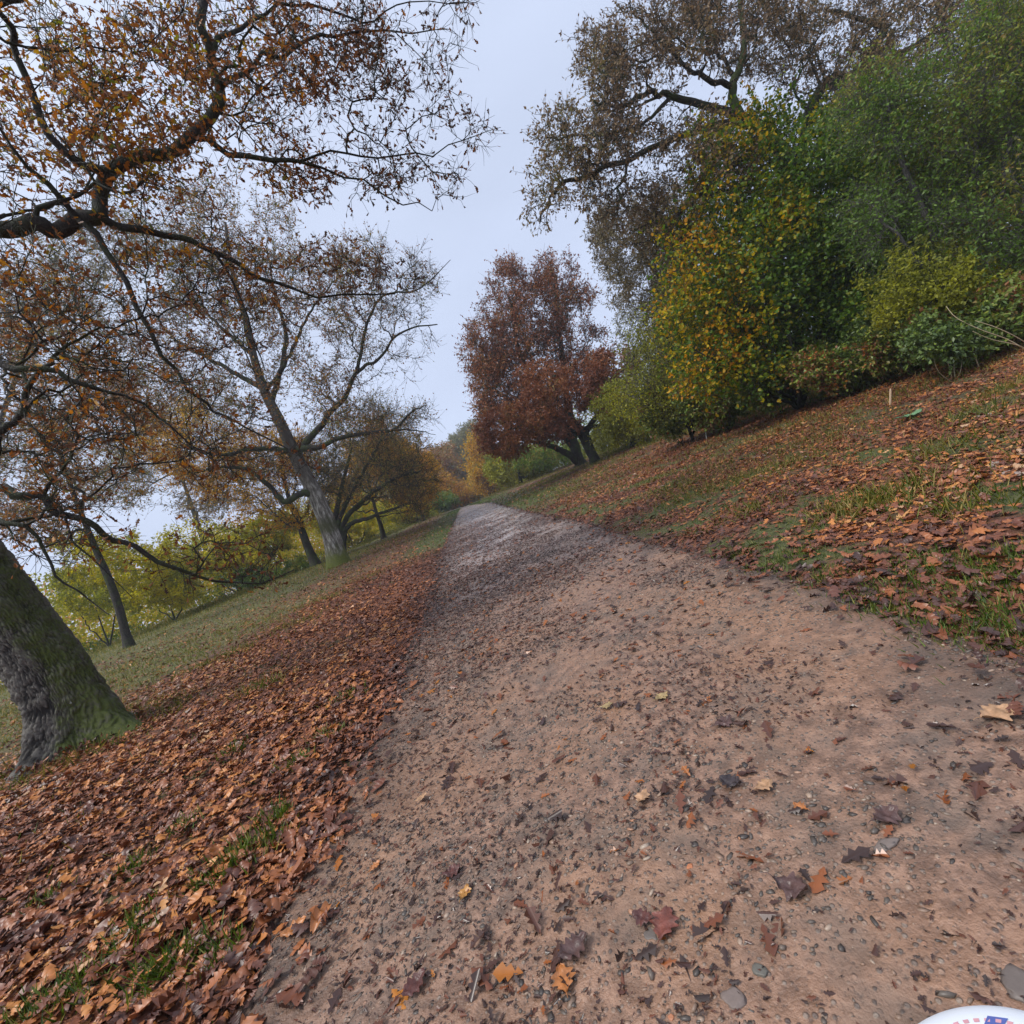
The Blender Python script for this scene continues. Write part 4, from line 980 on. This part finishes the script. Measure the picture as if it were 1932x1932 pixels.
# ---- the large oak arching over from the right
B10 = foot(1650, 745, 15.5)
tree('oak_tree', 'large oak reaching its long limbs over the path from the right wood', 'oak tree',
     [sk([(1600, 620, 15.5), (1550, 480, 15.5), (1500, 350, 15.3), (1448, 238, 15.2)], .32, .19, B10),
      sk([(1448, 238, 15.2), (1396, 220, 15), (1336, 202, 14.8), (1270, 182, 14.5), (1225, 176, 14.3), (1170, 200, 14), (1120, 190, 13.8)], .15, .03),
      sk([(1448, 240, 15.2), (1380, 232, 14.9), (1316, 246, 14.6), (1216, 288, 14.2), (1116, 326, 13.8), (1060, 350, 13.6), (1030, 390, 13.4), (1018, 422, 13.4)], .12, .02),
      sk([(1396, 220, 15), (1382, 165, 15), (1404, 100, 15), (1400, 20, 15), (1380, -80, 15)], .15, .05),
      sk([(1382, 165, 15), (1336, 150, 14.6), (1290, 120, 14.4), (1230, 60, 14.2), (1190, 20, 14)], .09, .02),
      sk([(1500, 350, 15.3), (1541, 182, 15.3), (1616, 135, 15.5), (1666, 66, 15.6), (1640, 40, 15.6), (1560, 20, 15.6)], .18, .05),
      sk([(1616, 135, 15.5), (1720, 90, 15.5), (1800, 20, 15.5), (1850, -60, 15.5)], .10, .04),
      sk([(1266, 182, 14.5), (1220, 230, 14.2), (1150, 250, 14), (1060, 260, 13.8), (1010, 270, 13.6)], .06, .01),
      sk([(1448, 250, 15.2), (1400, 300, 15), (1340, 350, 14.8), (1290, 400, 14.6), (1230, 450, 14.4)], .10, .02)],
     [(1190, 110, 110, 120, 12, 17, 420), (1350, 50, 150, 110, 12, 18, 480), (1170, 250, 130, 70, 12, 16, 260), (1075, 330, 75, 60, 12.4, 14.6, 130), (1060, 250, 60, 60, 12.5, 14.5, 80), (1340, 290, 130, 90, 12, 18, 320), (1530, 80, 150, 110, 13, 18, 300),
      (1250, 400, 100, 90, 13, 16, 260), (1740, 50, 150, 110, 13, 18, 380), (1850, 60, 120, 110, 13, 17, 250), (1640, 150, 110, 70, 13, 17, 200), (1150, 360, 70, 60, 12.8, 15, 90), (1020, 390, 30, 35, 13, 14, 25), (1300, -90, 300, 90, 12, 18, 220)],
     B['dark'], L['umber'], tip=.0075, twig=.50, ntw=3, nlv=4, lsize=.105, seed=91, bf=.16, expo=2.2, trunkmat=B['mossy'], gnarl=.1, dense_rnd=lambda p, r: r)

# ---- hazel, hawthorn and the shrubs of the wood edge
def hz_rnd(p, rn):
    d = (p-CAM)@FW; x = ((p-CAM)@XI)/d*FPX+CX; q = -((p-CAM)@YI)/d*FPX+CY
    k = 1-sstep(1290, 1600, x+(fbm(x*.01, q*.01, 1.0, 2, 3)-.5)*260)
    u = np.random.default_rng(8).random(len(rn))
    return np.clip(.50*u+.18*rn+.50*k*(.25+.75*u**.7)*(.55+.9*(rn-.1)), 0, 1)
simple('hazel_shrub', 'tall hazel with yellow and orange leaves on its left side', 'hazel', foot(1500, 740, 14.4),
   [[(1480, 700, 14.4), (1450, 560, 14.4), (1400, 420, 14.4), (1380, 330, 14.4)], [(1460, 720, 13.9), (1400, 620, 13.6), (1330, 540, 13.4)], [(1500, 700, 14.4), (1510, 560, 14.4), (1500, 420, 14.4), (1520, 300, 14.4)], [(1520, 710, 14.4), (1560, 600, 14.4), (1600, 470, 14.4), (1620, 360, 14.4)], [(1450, 740, 13.9), (1380, 700, 13.6), (1310, 660, 12)], [(1530, 720, 14.4), (1610, 640, 13.9), (1660, 560, 13.9)], [(1500, 700, 12.8), (1470, 500, 13.9), (1440, 380, 13.9)]],
   [(1410, 400, 120, 110, 12.4, 15.6, 460), (1345, 560, 105, 110, 12.2, 15, 380), (1480, 590, 150, 130, 12.2, 15.2, 620), (1570, 400, 130, 130, 12.4, 16, 420), (1430, 280, 90, 70, 13, 15.5, 170), (1610, 620, 90, 80, 12.4, 15, 260), (1680, 330, 110, 130, 12.6, 16, 420), (1640, 500, 110, 110, 12.0, 15.0, 380), (1700, 420, 90, 60, 11.6, 13.6, 130), (1660, 590, 80, 50, 11.6, 13.2, 130), (1590, 300, 110, 60, 11.8, 14, 130), (1325, 690, 60, 60, 12.4, 14.8, 180), (1285, 440, 50, 50, 12.4, 14.8, 26), (1350, 270, 60, 50, 12.6, 15, 36), (1480, 225, 80, 45, 13, 15.4, 60), (1600, 240, 90, 60, 13, 15.6, 110), (1400, 690, 90, 50, 12, 13.6, 120), (1480, 480, 120, 90, 12, 13.6, 180)],
   B['twig'], L['hazel'], .07, G_R, seed=95, kind='oval', lsize=.10, tip=.0045, twig=.72, ntw=3, nlv=5, bf=.08, flare=0, dense_rnd=hz_rnd, droop=.15)
simple('green_shrub', 'loose olive and yellow shrub spreading left from the hazel towards the wispy tree', 'shrub', foot(1300, 812, 18.5),
   [[(1290, 760, 18.5), (1275, 690, 18.5), (1255, 620, 18.5)], [(1280, 780, 18.3), (1230, 730, 18), (1195, 690, 18)], [(1310, 760, 18.3), (1310, 640, 18), (1290, 540, 18)], [(1300, 780, 18), (1250, 770, 17.6), (1215, 765, 17.6)]],
   [(1255, 690, 75, 70, 16.6, 20, 260), (1290, 590, 55, 80, 16.8, 19.6, 170), (1225, 755, 60, 40, 16.6, 19, 170), (1300, 760, 60, 40, 16.4, 18.8, 170), (1215, 640, 45, 45, 17, 19.5, 40)],
   B['twig'], L['yellow'], .05, G_R, seed=99, lsize=.10, tip=.005, twig=.75, ntw=3, nlv=4, bf=.08, flare=0, lrange=(0, .6))
simple('hawthorn', 'dense green hawthorn with a tangle of grey twigs at the right edge', 'hawthorn', foot(1830, 655, 10.6),
   [[(1800, 560, 10.6), (1760, 440, 10.6), (1700, 300, 10.6), (1670, 180, 10.6)], [(1840, 560, 10.4), (1850, 430, 10.2), (1840, 300, 10.2), (1860, 120, 10.2)], [(1800, 580, 10.2), (1740, 500, 10), (1650, 400, 10)], [(1870, 560, 10), (1920, 430, 9.8), (1960, 300, 9.8)], [(1850, 500, 10.2), (1900, 300, 10), (1880, 150, 10)]],
   [(1760, 250, 150, 130, 9.4, 12.4, 560), (1900, 60, 110, 100, 9, 12, 280), (1870, 420, 120, 170, 9, 11.8, 560), (1660, 200, 110, 90, 10, 12, 260), (1860, 150, 120, 130, 9, 12, 380), (1690, 420, 110, 90, 9.6, 12, 300), (1990, 300, 110, 220, 8.8, 11, 240)],
   B['grey'], L['dark'], .10, G_R, seed=96, lsize=.085, tip=.0045, twig=.62, ntw=4, nlv=5, bf=.1, flare=0, lrange=(.1, 1))
simple('dogwood_shrub', 'yellow-green shrub in front of the foot of the hawthorn', 'shrub', foot(1790, 680, 9.8),
   [[(1780, 620, 9.8), (1760, 540, 9.8), (1750, 470, 9.8)], [(1810, 610, 9.8), (1840, 540, 9.8)], [(1760, 630, 9.8), (1710, 570, 9.8)]],
   [(1770, 530, 110, 80, 8.9, 10.8, 520), (1680, 560, 70, 60, 9.2, 10.8, 200), (1870, 560, 70, 60, 9, 10.4, 190)], B['twig'], L['yellow'], .03, G_R, seed=97, lsize=.075, tip=.003, twig=.3, ntw=3, nlv=6, bf=.08, flare=0, lrange=(0, .5))

G_B = 'bramble mounds along the foot of the right wood'
for k, (px, py, d, rx, ry, n, lab, lm) in enumerate([
   (1262, 780, 21, 60, 52, 400, 'reddish bramble mound at the far end of the bramble bank', 'bramble'),
   (1350, 752, 17.5, 80, 68, 560, 'bramble mound with red leaves, behind the flecked white stem', 'bramble'),
   (1450, 722, 15, 85, 70, 600, 'bramble mound under the left side of the hazel', 'bramble'),
   (1560, 695, 13, 90, 66, 620, 'dense bramble mound under the right side of the hazel', 'bramble'),
   (1675, 655, 11.3, 90, 66, 640, 'glossy bramble mound behind the wooden stake', 'bramble'),
   (1790, 640, 10, 85, 50, 520, 'bramble mound below the yellow-green shrub', 'bramble'),
   (1905, 590, 9.6, 80, 60, 520, 'bramble mound with broad green leaves at the right border', 'bramble')]):
    gq = gnd(px+22, min(py+62, 2000)); d = float(np.dot(gq-CAM, FW))+.35; d = min(max(d, 8.6), 21); f0 = foot(px+22, py+50, d)
    simple('bramble', lab, 'bramble', f0, [[(px, py-10, d), (px-10, py-30, d)], [(px-30, py, d-.3), (px-55, py+5, d-.5)], [(px+30, py-10, d), (px+55, py-5, d-.4)], [(px+10, py-10, d-.5), (px+5, py-5, d-.9)]],
       [(px, py-12, rx, ry, d-1.1, d+1.1, n), (px, py+8, rx*.9, ry*.6, d-1.2, d-.2, n//3)], B['twig'], L[lm], .015, G_B, seed=101+k, lsize=.092*max(1, d/13), tip=.003, twig=.28*max(1, d/14), ntw=3, nlv=6, bf=.05, flare=0)

# ================================================================== MASSES AND SMALL THINGS
def mass(name, label, line, width, height, n, size, material, seed, rrange=(0, 1), stems=60):
    """a far thicket: leaves spread through a ridge that follows a line on the ground"""
    rg = np.random.default_rng(seed); line = np.array(line, float)
    t = rg.random(n)*(len(line)-1); i = np.minimum(t.astype(int), len(line)-2); f = (t-i)[:, None]
    c = line[i]*(1-f)+line[i+1]*f; d = norm(line[i+1]-line[i]); nn = np.stack([-d[:, 1], d[:, 0]], -1)
    u = rg.uniform(-1, 1, n); xy = c+nn*(u*width)[:, None]
    h = height*(.45+.9*fbm(xy[:, 0], xy[:, 1], .16, 3, seed))*np.sqrt(np.clip(1-u*u, .02, 1))
    hh = rg.random(n)**.65*h
    keep = fbm(xy[:, 0]+hh, xy[:, 1]+hh*1.3, .7, 2, seed+3) > .36
    xy = xy[keep]; hh = hh[keep]; k = len(xy)
    p = np.stack([xy[:, 0], xy[:, 1], T(xy[:, 0], xy[:, 1])+hh], -1)
    cl = fbm(p[:, 0]+p[:, 2], p[:, 1]-p[:, 2], .35, 2, seed+5)
    rn = rrange[0]+(rrange[1]-rrange[0])*np.clip(.45*rg.random(k)+1.1*(cl-.25), 0, 1)
    o = leaves(name, p, norm(rg.normal(size=(k, 3))), rg.normal(size=(k, 3))+np.array([0, 0, .7]), size*rg.uniform(.5, 1.3, k), 'leaf4', material, None, rn, seed)
    tag(o, label, None, None, 'stuff')
mass('undergrowth', 'yellow and green thicket closing the far edge of the left meadow', [(-70, 8), (-52, 22), (-36, 36), (-27, 48), (-19, 62), (-13, 80), (-10, 100)], 5.0, 8.0, 110000, .28, L['yellow'], 5, (.1, 1))
mass('undergrowth', 'dark low scrub along the far edge of the left meadow', [(-50, 22), (-33, 33), (-22, 47), (-15, 60), (-9.5, 78), (-7, 98)], 1.6, 1.3, 16000, .2, L['dark'], 6)
mass('woodland', 'brown and olive wood beyond the left meadow', [(-95, 40), (-60, 62), (-40, 85), (-30, 115), (-24, 150)], 9.0, 11.5, 56000, .55, L['gold'], 7, (.1, 1))
mass('woodland', 'dark wood behind the shrubs on the right', [(24, 4), (22, 18), (21, 34), (22, 52), (16, 80), (9, 110)], 5.0, 8.5, 60000, .30, L['dark'], 8)
mass('undergrowth', 'green scrub at the foot of the right wood beyond the brambles', [(13.5, 22), (14, 30), (14.5, 40), (15, 52), (10, 72), (6, 92)], 2.0, 2.4, 26000, .2, L['yellow'], 9, (0, .55))
mass('woodland', 'hazy wood closing the end of the path', [(-22, 150), (-8, 165), (8, 160), (22, 140)], 8, 12, 30000, .8, L['grey'], 10)
mass('undergrowth', 'dull scrub crossing beyond the crest of the path', [(-16, 112), (-6, 116), (6, 112), (14, 104)], 4, 5.5, 26000, .5, L['olive'], 14)

# rank straw-coloured grass where the meadow meets the scrub
rg = np.random.default_rng(77)
def rank(x0y0, x1y1, w, n, h0, h1):
    t = rg.random(n); a = np.array(x0y0); c = np.array(x1y1); p = a[None]*(1-t[:, None])+c[None]*t[:, None]
    d = (c-a)/np.linalg.norm(c-a); q = rg.normal(size=n)*w; p = p+np.array([[-d[1], d[0]]])*q[:, None]
    return p[:, 0], p[:, 1], rg.uniform(h0, h1, n)
RK = [rank((-38, 26), (-20, 42), 1.2, 5200, .25, .6), rank((-20, 42), (-11, 60), 1.0, 3400, .25, .55), rank((-11, 60), (-6, 85), .8, 1600, .25, .5), rank((11.8, 7), (12.4, 20), .7, 2200, .12, .38), rank((12.4, 20), (12, 45), .7, 1500, .15, .4), rank((9.5, 42), (2, 75), .8, 1500, .2, .45)]
xs = np.concatenate([q[0] for q in RK]); yy = np.concatenate([q[1] for q in RK]); hg = np.concatenate([q[2] for q in RK])
grass('rank_grass', 'tall straw coloured grass along the meadow edges', (xs, yy), hg, L['dry'], rg, wd=.07, lean=.8)

DT = [(1240, 905, .5, 260), (1640, 945, .35, 300), (1700, 930, .35, 300), (1600, 965, .3, 240), (1850, 780, .4, 260), (1880, 740, .4, 260), (1400, 905, .5, 260), (1500, 880, .45, 240), (1300, 940, .45, 240), (1770, 850, .35, 220), (1540, 830, .5, 240), (1430, 960, .35, 200), (1820, 960, .25, 200),
      (620, 1130, .5, 240), (560, 1180, .5, 240), (450, 1230, .45, 240), (380, 1260, .4, 200), (700, 1085, .6, 240), (500, 1300, .3, 140)]
tx = []; ty = []
for px_, py_, r_, n_ in DT:
    g0 = gnd(px_, py_); q_ = rg.normal(size=(n_, 2))*r_*.5; tx.append(g0[0]+q_[:, 0]*1.3); ty.append(g0[1]+q_[:, 1])
tx = np.concatenate(tx); ty = np.concatenate(ty)
grass('dry_grass', 'loose straw and green tufts standing out of the leaves on both banks', (tx, ty), rg.uniform(.06, .19, len(tx)), L['dry'], rg, wd=.055, lean=1.0)
# grass in front of the big trunk
fx, fy = B1[0], B1[1]
n = 1500; a = rg.uniform(0, 6.28, n); q = .55+rg.random(n)*.75
xs, yy = fx+np.cos(a)*q, fy+np.sin(a)*q*.9
grass('dry_grass', 'withered brown grass round the foot of the leaning oak', (xs, yy), rg.uniform(.06, .2, n), L['dry'], rg, wd=.035, lean=1.3)

def plain(name, c, rough=.6):
    m_, t_, b_, o_ = mat(name); n_ = tnoise(t_, 45, 4, .6)
    t_.links.new(mixc(t_, n_, tuple(x*.7 for x in c), tuple(min(1, x*1.2) for x in c)), b_.inputs['Base Color']); b_.inputs['Roughness'].default_value = rough
    bump(t_, b_, n_, .4, .004); return m_

# leaves drifted against the foot of the big trunk
n = 900; a = rg.uniform(0, 6.28, n); q = .42+np.abs(rg.normal(size=n))*.22
xs, yy = fx+np.cos(a)*q, fy+np.sin(a)*q
p, yd, nz = lay(xs, yy, rg, .8, .09)
o = leaves('leaf_litter', p, yd, nz, .066*np.exp(rg.normal(size=n)*.3), 'oak6', L['litter'], None, rg.random(n)*.8, 8, 8); tag(o, 'leaves drifted round the foot of the leaning oak', None, None, 'stuff')

# wooden stake
p0 = foot(1681, 768, 8.9)
bm = bmesh.new()
prof = [(-.05, .011), (0, .011), (.25, .011), (.31, .008)]
rings = [[bm.verts.new((p0[0]+sx*r_+z_*.36, p0[1]+sy*r_-z_*.03, p0[2]+z_*.93)) for sx, sy in ((-1, -1), (1, -1), (1, 1), (-1, 1))] for z_, r_ in prof]
for a_, b_ in zip(rings, rings[1:]):
    for k in range(4): bm.faces.new((a_[k], a_[(k+1) % 4], b_[(k+1) % 4], b_[k]))
bm.faces.new(rings[-1]); me = bpy.data.meshes.new('stake'); bm.to_mesh(me); bm.free(); me.materials.append(plain('pale_split_wood', (.58, .42, .27)))
o = bpy.data.objects.new('wooden_stake', me); COL.objects.link(o); tag(o, 'short pale wooden stake at the foot of the bramble bank', 'stake')

def stalks(name, label, cat, base, specs, material, group=None):
    root = empty(name, base); tag(root, label, cat, group)
    for pts, r0 in specs:
        S = smooth_line(np.array(pts), 12); P_ = Parts(); V, F, C = tube_rings(S, np.linspace(r0, r0*.35, 12), 6); P_.add(V, F, C)
        P_.build('stem', material, root)
    return root
straw = plain('dry_straw_stem', (.52, .42, .26)); whitest = plain('pale_flecked_stem', (.40, .40, .35))
def stem_pts(px, py, d, tops):
    b_ = foot(px, py, d); return b_, [np.concatenate([[b_+np.array([dx, 0, -.02])], W(tp)]) for dx, tp in tops]
b_, ps = stem_pts(1333, 828, 17.0, [(0, [(1331, 812, 17), (1330, 798, 17)])])
stalks('dry_weed', 'short white-flecked dead stem at the foot of the left bramble mounds', 'stem', b_, [(ps[0], .022)], whitest)
b_, ps = stem_pts(1795, 712, 8.9, [(0, [(1790, 690, 8.8), (1782, 655, 8.7)]), (.06, [(1800, 690, 8.9), (1806, 650, 8.9)]), (-.05, [(1770, 700, 8.8), (1760, 672, 8.8)]), (.03, [(1812, 700, 8.8), (1820, 640, 8.8)])])
stalks('dead_stalks', 'cluster of thin bleached stalks standing before the right brambles', 'stalks', b_, [(p_, .007) for p_ in ps], straw)
b_, ps = stem_pts(1945, 672, 8.4, [(0, [(1900, 640, 8.4), (1850, 622, 8.4), (1805, 600, 8.5), (1785, 578, 8.6)]), (.05, [(1915, 650, 8.3), (1870, 640, 8.3), (1835, 625, 8.3)]), (.1, [(1925, 640, 8.2), (1880, 618, 8.2), (1840, 605, 8.3)])])
stalks('arching_stalks', 'straw coloured stalks arching out of the right border', 'stalks', b_, [(p_, .010) for p_ in ps], straw)
b_, ps = stem_pts(1845, 690, 8.8, [(0, [(1838, 665, 8.8), (1825, 640, 8.8)]), (.02, [(1832, 662, 8.7), (1815, 655, 8.7)])])
stalks('dead_stalks', 'two bent bleached stalks between the arching straw and the thin cluster', 'stalks', b_, [(p_, .007) for p_ in ps], straw)

# broad-leaved dock
def broad_leaf(P0, yd, nz, ln, wd, rg, seed=0, lob=0.0, rump=.03, curl=.2, nt_=22, nw=7):
    """a leaf blade as a rumpled grid with a lobed or plain edge"""
    y = norm(yd); z = norm(nz-y*np.dot(nz, y)); x = np.cross(y, z); V = []
    ph = rg.uniform(0, 6.28)
    for i in range(nt_):
        t = i/(nt_-1)
        w = wd*math.sin(math.pi*min(1, t*.92+.05))**.75*(.55+.55*math.sin(math.pi*t**1.25)) if lob else wd*math.sin(math.pi*min(1, t*.95+.04))**.6
        for j in range(nw):
            s = -1+2*j/(nw-1)
            k = 1+lob*(math.cos(t*4.3*2*math.pi+(.5 if s < 0 else 0))) if abs(s) > .3 else 1
            kk = 1+(k-1)*abs(s)
            zz = curl*(t-.5)**2*ln+rump*ln*(mnoise.noise(Vector((s*1.7, t*4.1+seed, ph)))*2.2+.6*abs(s))
            V.append(P0+x*(w*s*kk)+y*(t*ln+lob*.10*ln*abs(s)*kk)+z*(zz+.004))
    F = [[i*nw+j, i*nw+j+1, (i+1)*nw+j+1, (i+1)*nw+j] for i in range(nt_-1) for j in range(nw-1)]
    return np.array(V), np.array(F)
dockm = plain('dock_leaf_green', (.13, .25, .12), .5)
db = foot(1738, 828, 6.9); root = empty('dock_plant', db); tag(root, 'low dock plant with broad fresh green leaves among the fallen leaves', 'plant')
for k, (a, ln, w) in enumerate([(0.2, .20, .06), (1.4, .15, .05), (2.6, .22, .065), (3.7, .16, .05), (5.2, .13, .045)]):
    V, F = broad_leaf(db+np.array([0, 0, .03]), np.array([math.cos(a), math.sin(a), .35]), np.array([-.3*math.cos(a), -.3*math.sin(a), 1]), ln, w, rg, k, 0, .05, -.3)
    mesh('leaf', V, F.ravel(), np.full(len(F), 4), dockm, root, smooth=True)

# single leaves that stand out on the path
LC = {'red': (.22, .07, .05), 'maroon': (.13, .048, .04), 'plum': (.12, .065, .058), 'orange': (.50, .19, .06), 'gold': (.50, .24, .06), 'tan': (.50, .29, .16), 'yellow': (.42, .30, .14), 'dark': (.055, .04, .042)}
LM = {}
for k_, c_ in LC.items():
    m_, t_, b_, o_ = mat('leaf_surface_'+k_); n_ = tnoise(t_, 30, 4, .6); n2_ = tnoise(t_, 160, 2)
    cc_ = mixc(t_, ramp(t_, n_, [(.35, (0, 0, 0)), (.7, (1, 1, 1))]), c_, tuple(x*.45 for x in c_))
    t_.links.new(cc_, b_.inputs['Base Color']); b_.inputs['Roughness'].default_value = .38; bump(t_, b_, n2_, .5, .003); LM[k_] = m_
G_L = 'fallen oak leaves lying singly on the path'
for k, (px, py, ln, ang, col, curl, lab) in enumerate([
   (1262, 1765, .115, 1.3, 'red', .1, 'large flat red-brown oak leaf beside a grey stone slab'),
   (1222, 1752, .075, 2.6, 'maroon', .9, 'small curled maroon leaf just left of the large red-brown leaf'),
   (1092, 1815, .115, .5, 'plum', .6, 'wrinkled plum-brown leaf lying above the half orange leaf'),
   (1072, 1868, .095, 2.0, 'orange', .3, 'leaf half orange and half brown, low in the middle of the path'),
   (885, 1705, .072, 1.6, 'gold', .5, 'bright golden-orange leaf on bare gravel'),
   (860, 1662, .085, .2, 'maroon', .9, 'crumpled maroon leaf just above the golden-orange leaf'),
   (560, 1765, .12, .55, 'orange', .4, 'long narrow orange-brown leaf pointing along the left edge of the path'),
   (712, 1648, .065, 1.2, 'orange', .4, 'small upright orange leaf left of the crumpled maroon leaf'),
   (800, 1518, .075, .4, 'tan', .3, 'narrow pale tan leaf in the left wheel track'),
   (1251, 1322, .10, .5, 'yellow', .3, 'pale yellow leaf lying in the middle distance'),
   (1148, 1340, .09, -.2, 'yellow', .3, 'yellow leaf slightly left of the other pale yellow one'),
   (1885, 1358, .13, 0, 'tan', .4, 'tan lobed leaf alone near the right border'),
   (1678, 1556, .10, .2, 'plum', .7, 'wrinkled brown leaf on the smooth right half of the path'),
   (1500, 1692, .11, -.7, 'plum', 1.0, 'dark brown leaf rolled along its length'),
   (1446, 1495, .085, .2, 'tan', .4, 'tan leaf beside a blackened one'),
   (1218, 1520, .085, 1.2, 'tan', .4, 'ragged tan and orange leaf left of centre'),
   (1385, 1488, .10, 2.4, 'dark', .8, 'blackened curled leaf beside a tan one'),
   (1368, 1372, .11, .3, 'plum', .5, 'dull purple leaf pressed flat far up the path'),
   (790, 1880, .10, .9, 'maroon', .6, 'long dull maroon leaf at the lower left of the path'),
   (1515, 1535, .055, 2.2, 'orange', .5, 'tiny orange leaf in the gravelly band')]):
    g_ = gnd(px, py); x_, y_ = g_[0], g_[1]; z_ = float(top_z(np.array([x_]), np.array([y_]))[0])
    dr_ = np.cos(ang)*XI+np.sin(ang)*YI; dv = norm(np.array([dr_[0], dr_[1] if abs(dr_[1]) > .02 else .02, 0])+np.array([0, math.sin(ang)*.8, 0]))
    rgk = np.random.default_rng(500+k); ln = ln*.84
    V, F = broad_leaf(np.array([x_, y_, z_+.010])-dv*ln*.5, dv, np.array([0, 0, 1.]), ln, ln*.36, rgk, k, .24, .035+.03*curl, curl*.7, 30, 9)
    V[:, 2] = np.maximum(V[:, 2], z_+.003)
    # the stalk
    S = np.array([V[4], V[4]-dv*ln*.12+np.array([0, 0, .004]), V[4]-dv*ln*.24]); P_ = Parts(); P_.add(V, F)
    tv, tf, tcx = tube_rings(S, [.0014, .0012, .0009], 5); P_.add(tv, tf, tcx)
    o = P_.build('fallen_leaf', LM[col]); tag(o, lab, 'leaf', G_L)

# larger stones
def rock(px, py, sx, sy, sz_, c_, lab, seed, rot=0.0):
    g_ = gnd(px, py); rgk = np.random.default_rng(seed); bm = bmesh.new(); bmesh.ops.create_icosphere(bm, subdivisions=3, radius=1)
    for v in bm.verts:
        f = 1+.42*mnoise.noise(v.co*1.5+Vector((seed, 0, 0)))+.14*mnoise.noise(v.co*4.5)
        co = v.co*f; co.z = max(-.8, min(co.z, .55)); x_ = co.x*sx; y_ = co.y*sy
        v.co = Vector((g_[0]+x_*math.cos(rot)-y_*math.sin(rot), g_[1]+x_*math.sin(rot)+y_*math.cos(rot), float(top_z(np.array([g_[0]]), np.array([g_[1]]))[0])+co.z*sz_*.7-sz_*.05))
    me = bpy.data.meshes.new('stone'); bm.to_mesh(me); bm.free()
    for p_ in me.polygons: p_.use_smooth = True
    me.materials.append(plain('stone_'+str(seed), c_, .5)); o = bpy.data.objects.new('stone', me); COL.objects.link(o); tag(o, lab, 'stone', 'larger stones bedded in the path')
rock(1234, 1776, .022, .020, .010, (.15, .125, .11), 'square grey stone slab beside the large red-brown leaf', 1, .4)
rock(1676, 1603, .036, .016, .010, (.19, .15, .13), 'flat oval brown stone in the gravelly band on the right', 2, .1)
rock(1391, 1900, .028, .024, .012, (.19, .145, .125), 'round brown-grey stone half sunk near the bottom edge', 3)
rock(1925, 1868, .034, .026, .014, (.15, .12, .105), 'large grey stone by the lower right corner', 4, .8)
rock(1307, 1648, .010, .009, .008, (.46, .17, .075), 'small brick-orange stone in the middle of the gravel', 5)
rock(1274, 1938, .008, .007, .007, (.44, .18, .09), 'tiny orange-brown stone at the bottom edge', 6)
rock(1440, 1845, .014, .020, .011, (.13, .12, .10), 'greenish grey stone set on edge', 7, .5)

# the white rounded thing in the bottom right corner
wc = gnd(1925, 2150); wz = float(T(wc[0], wc[1]))
root = empty('white_bag', (wc[0], wc[1], wz+.0)); tag(root, 'smooth white rounded bag with a stitched pink line, cut off by the lower right corner', 'bag')
RX, HZ = .215, .09
def dome(u, v, off=0.0):
    r_ = math.cos(v)**.7; return np.array([wc[0]+(RX+off)*math.cos(u)*r_, wc[1]+(RX*.72+off)*math.sin(u)*r_, wz+.012+(HZ+off)*math.sin(v)**.8])
V = []; nu_, nv_ = 96, 24
for j in range(nv_):
    for i in range(nu_): V.append(dome(i*2*math.pi/nu_, (j/(nv_-1))*math.pi/2*.999))
V = np.array(V)
F = np.array([[j*nu_+i, j*nu_+(i+1) % nu_, (j+1)*nu_+(i+1) % nu_, (j+1)*nu_+i] for j in range(nv_-1) for i in range(nu_)])
wm, t, b, out = mat('smooth_white_fabric'); b.inputs['Base Color'].default_value = (.80, .84, .90, 1); b.inputs['Roughness'].default_value = .55
wn = tnoise(t, 220, 2); bump(t, b, wn, .15, .001)
mesh('body', V, F.ravel(), np.full(len(F), 4), wm, root, smooth=True)
pk = plain('pink_thread', (.72, .36, .40)); bl = plain('blue_thread', (.10, .14, .42))
P_ = Parts()
for k in range(46):
    u0 = k*2*math.pi/46; q = [dome(u0+a_, v_, .0012) for a_, v_ in ((0, 1.02), (.07, 1.02), (.07, 1.08), (0, 1.08))]
    P_.add(np.array(q), np.array([[0, 1, 2, 3]]))
P_.build('stitching', pk, root, smooth=False)
em = [dome(1.10+a_, v_, .0016) for a_, v_ in ((-.35, .98), (-.12, .98), (-.05, 1.14), (-.30, 1.16))]
P_ = Parts(); P_.add(np.array(em), np.array([[0, 1, 2, 3]])); P_.build('emblem', bl, root, smooth=False)
# ------------------------------------------------------------------ the damp air
hm = bpy.data.materials.new('damp_air'); hm.use_nodes = True; t = hm.node_tree; t.nodes.clear()
out = t.nodes.new('ShaderNodeOutputMaterial'); pv = t.nodes.new('ShaderNodeVolumePrincipled')
pv.inputs['Color'].default_value = (.86, .90, 1.0, 1); pv.inputs['Density'].default_value = HAZE
t.links.new(pv.outputs[0], out.inputs['Volume'])
if HAZE > 0:
    x0, x1, y0, y1, z0, z1 = float(gx.min())-4, float(gx.max())+4, float(gy.min())-4, float(gy.max())+4, float(Zg.min())-1, 30.0
    V = np.array([(x, y, z) for z in (z0, z1) for x, y in ((x0, y0), (x1, y0), (x1, y1), (x0, y1))], float)
    F = np.array([(0, 3, 2, 1), (4, 5, 6, 7), (0, 1, 5, 4), (1, 2, 6, 5), (2, 3, 7, 6), (3, 0, 4, 7)])
    hz_o = mesh('haze', V, F.ravel(), np.full(6, 4), hm); tag(hz_o, 'thin damp haze over the whole meadow', None, None, 'stuff')
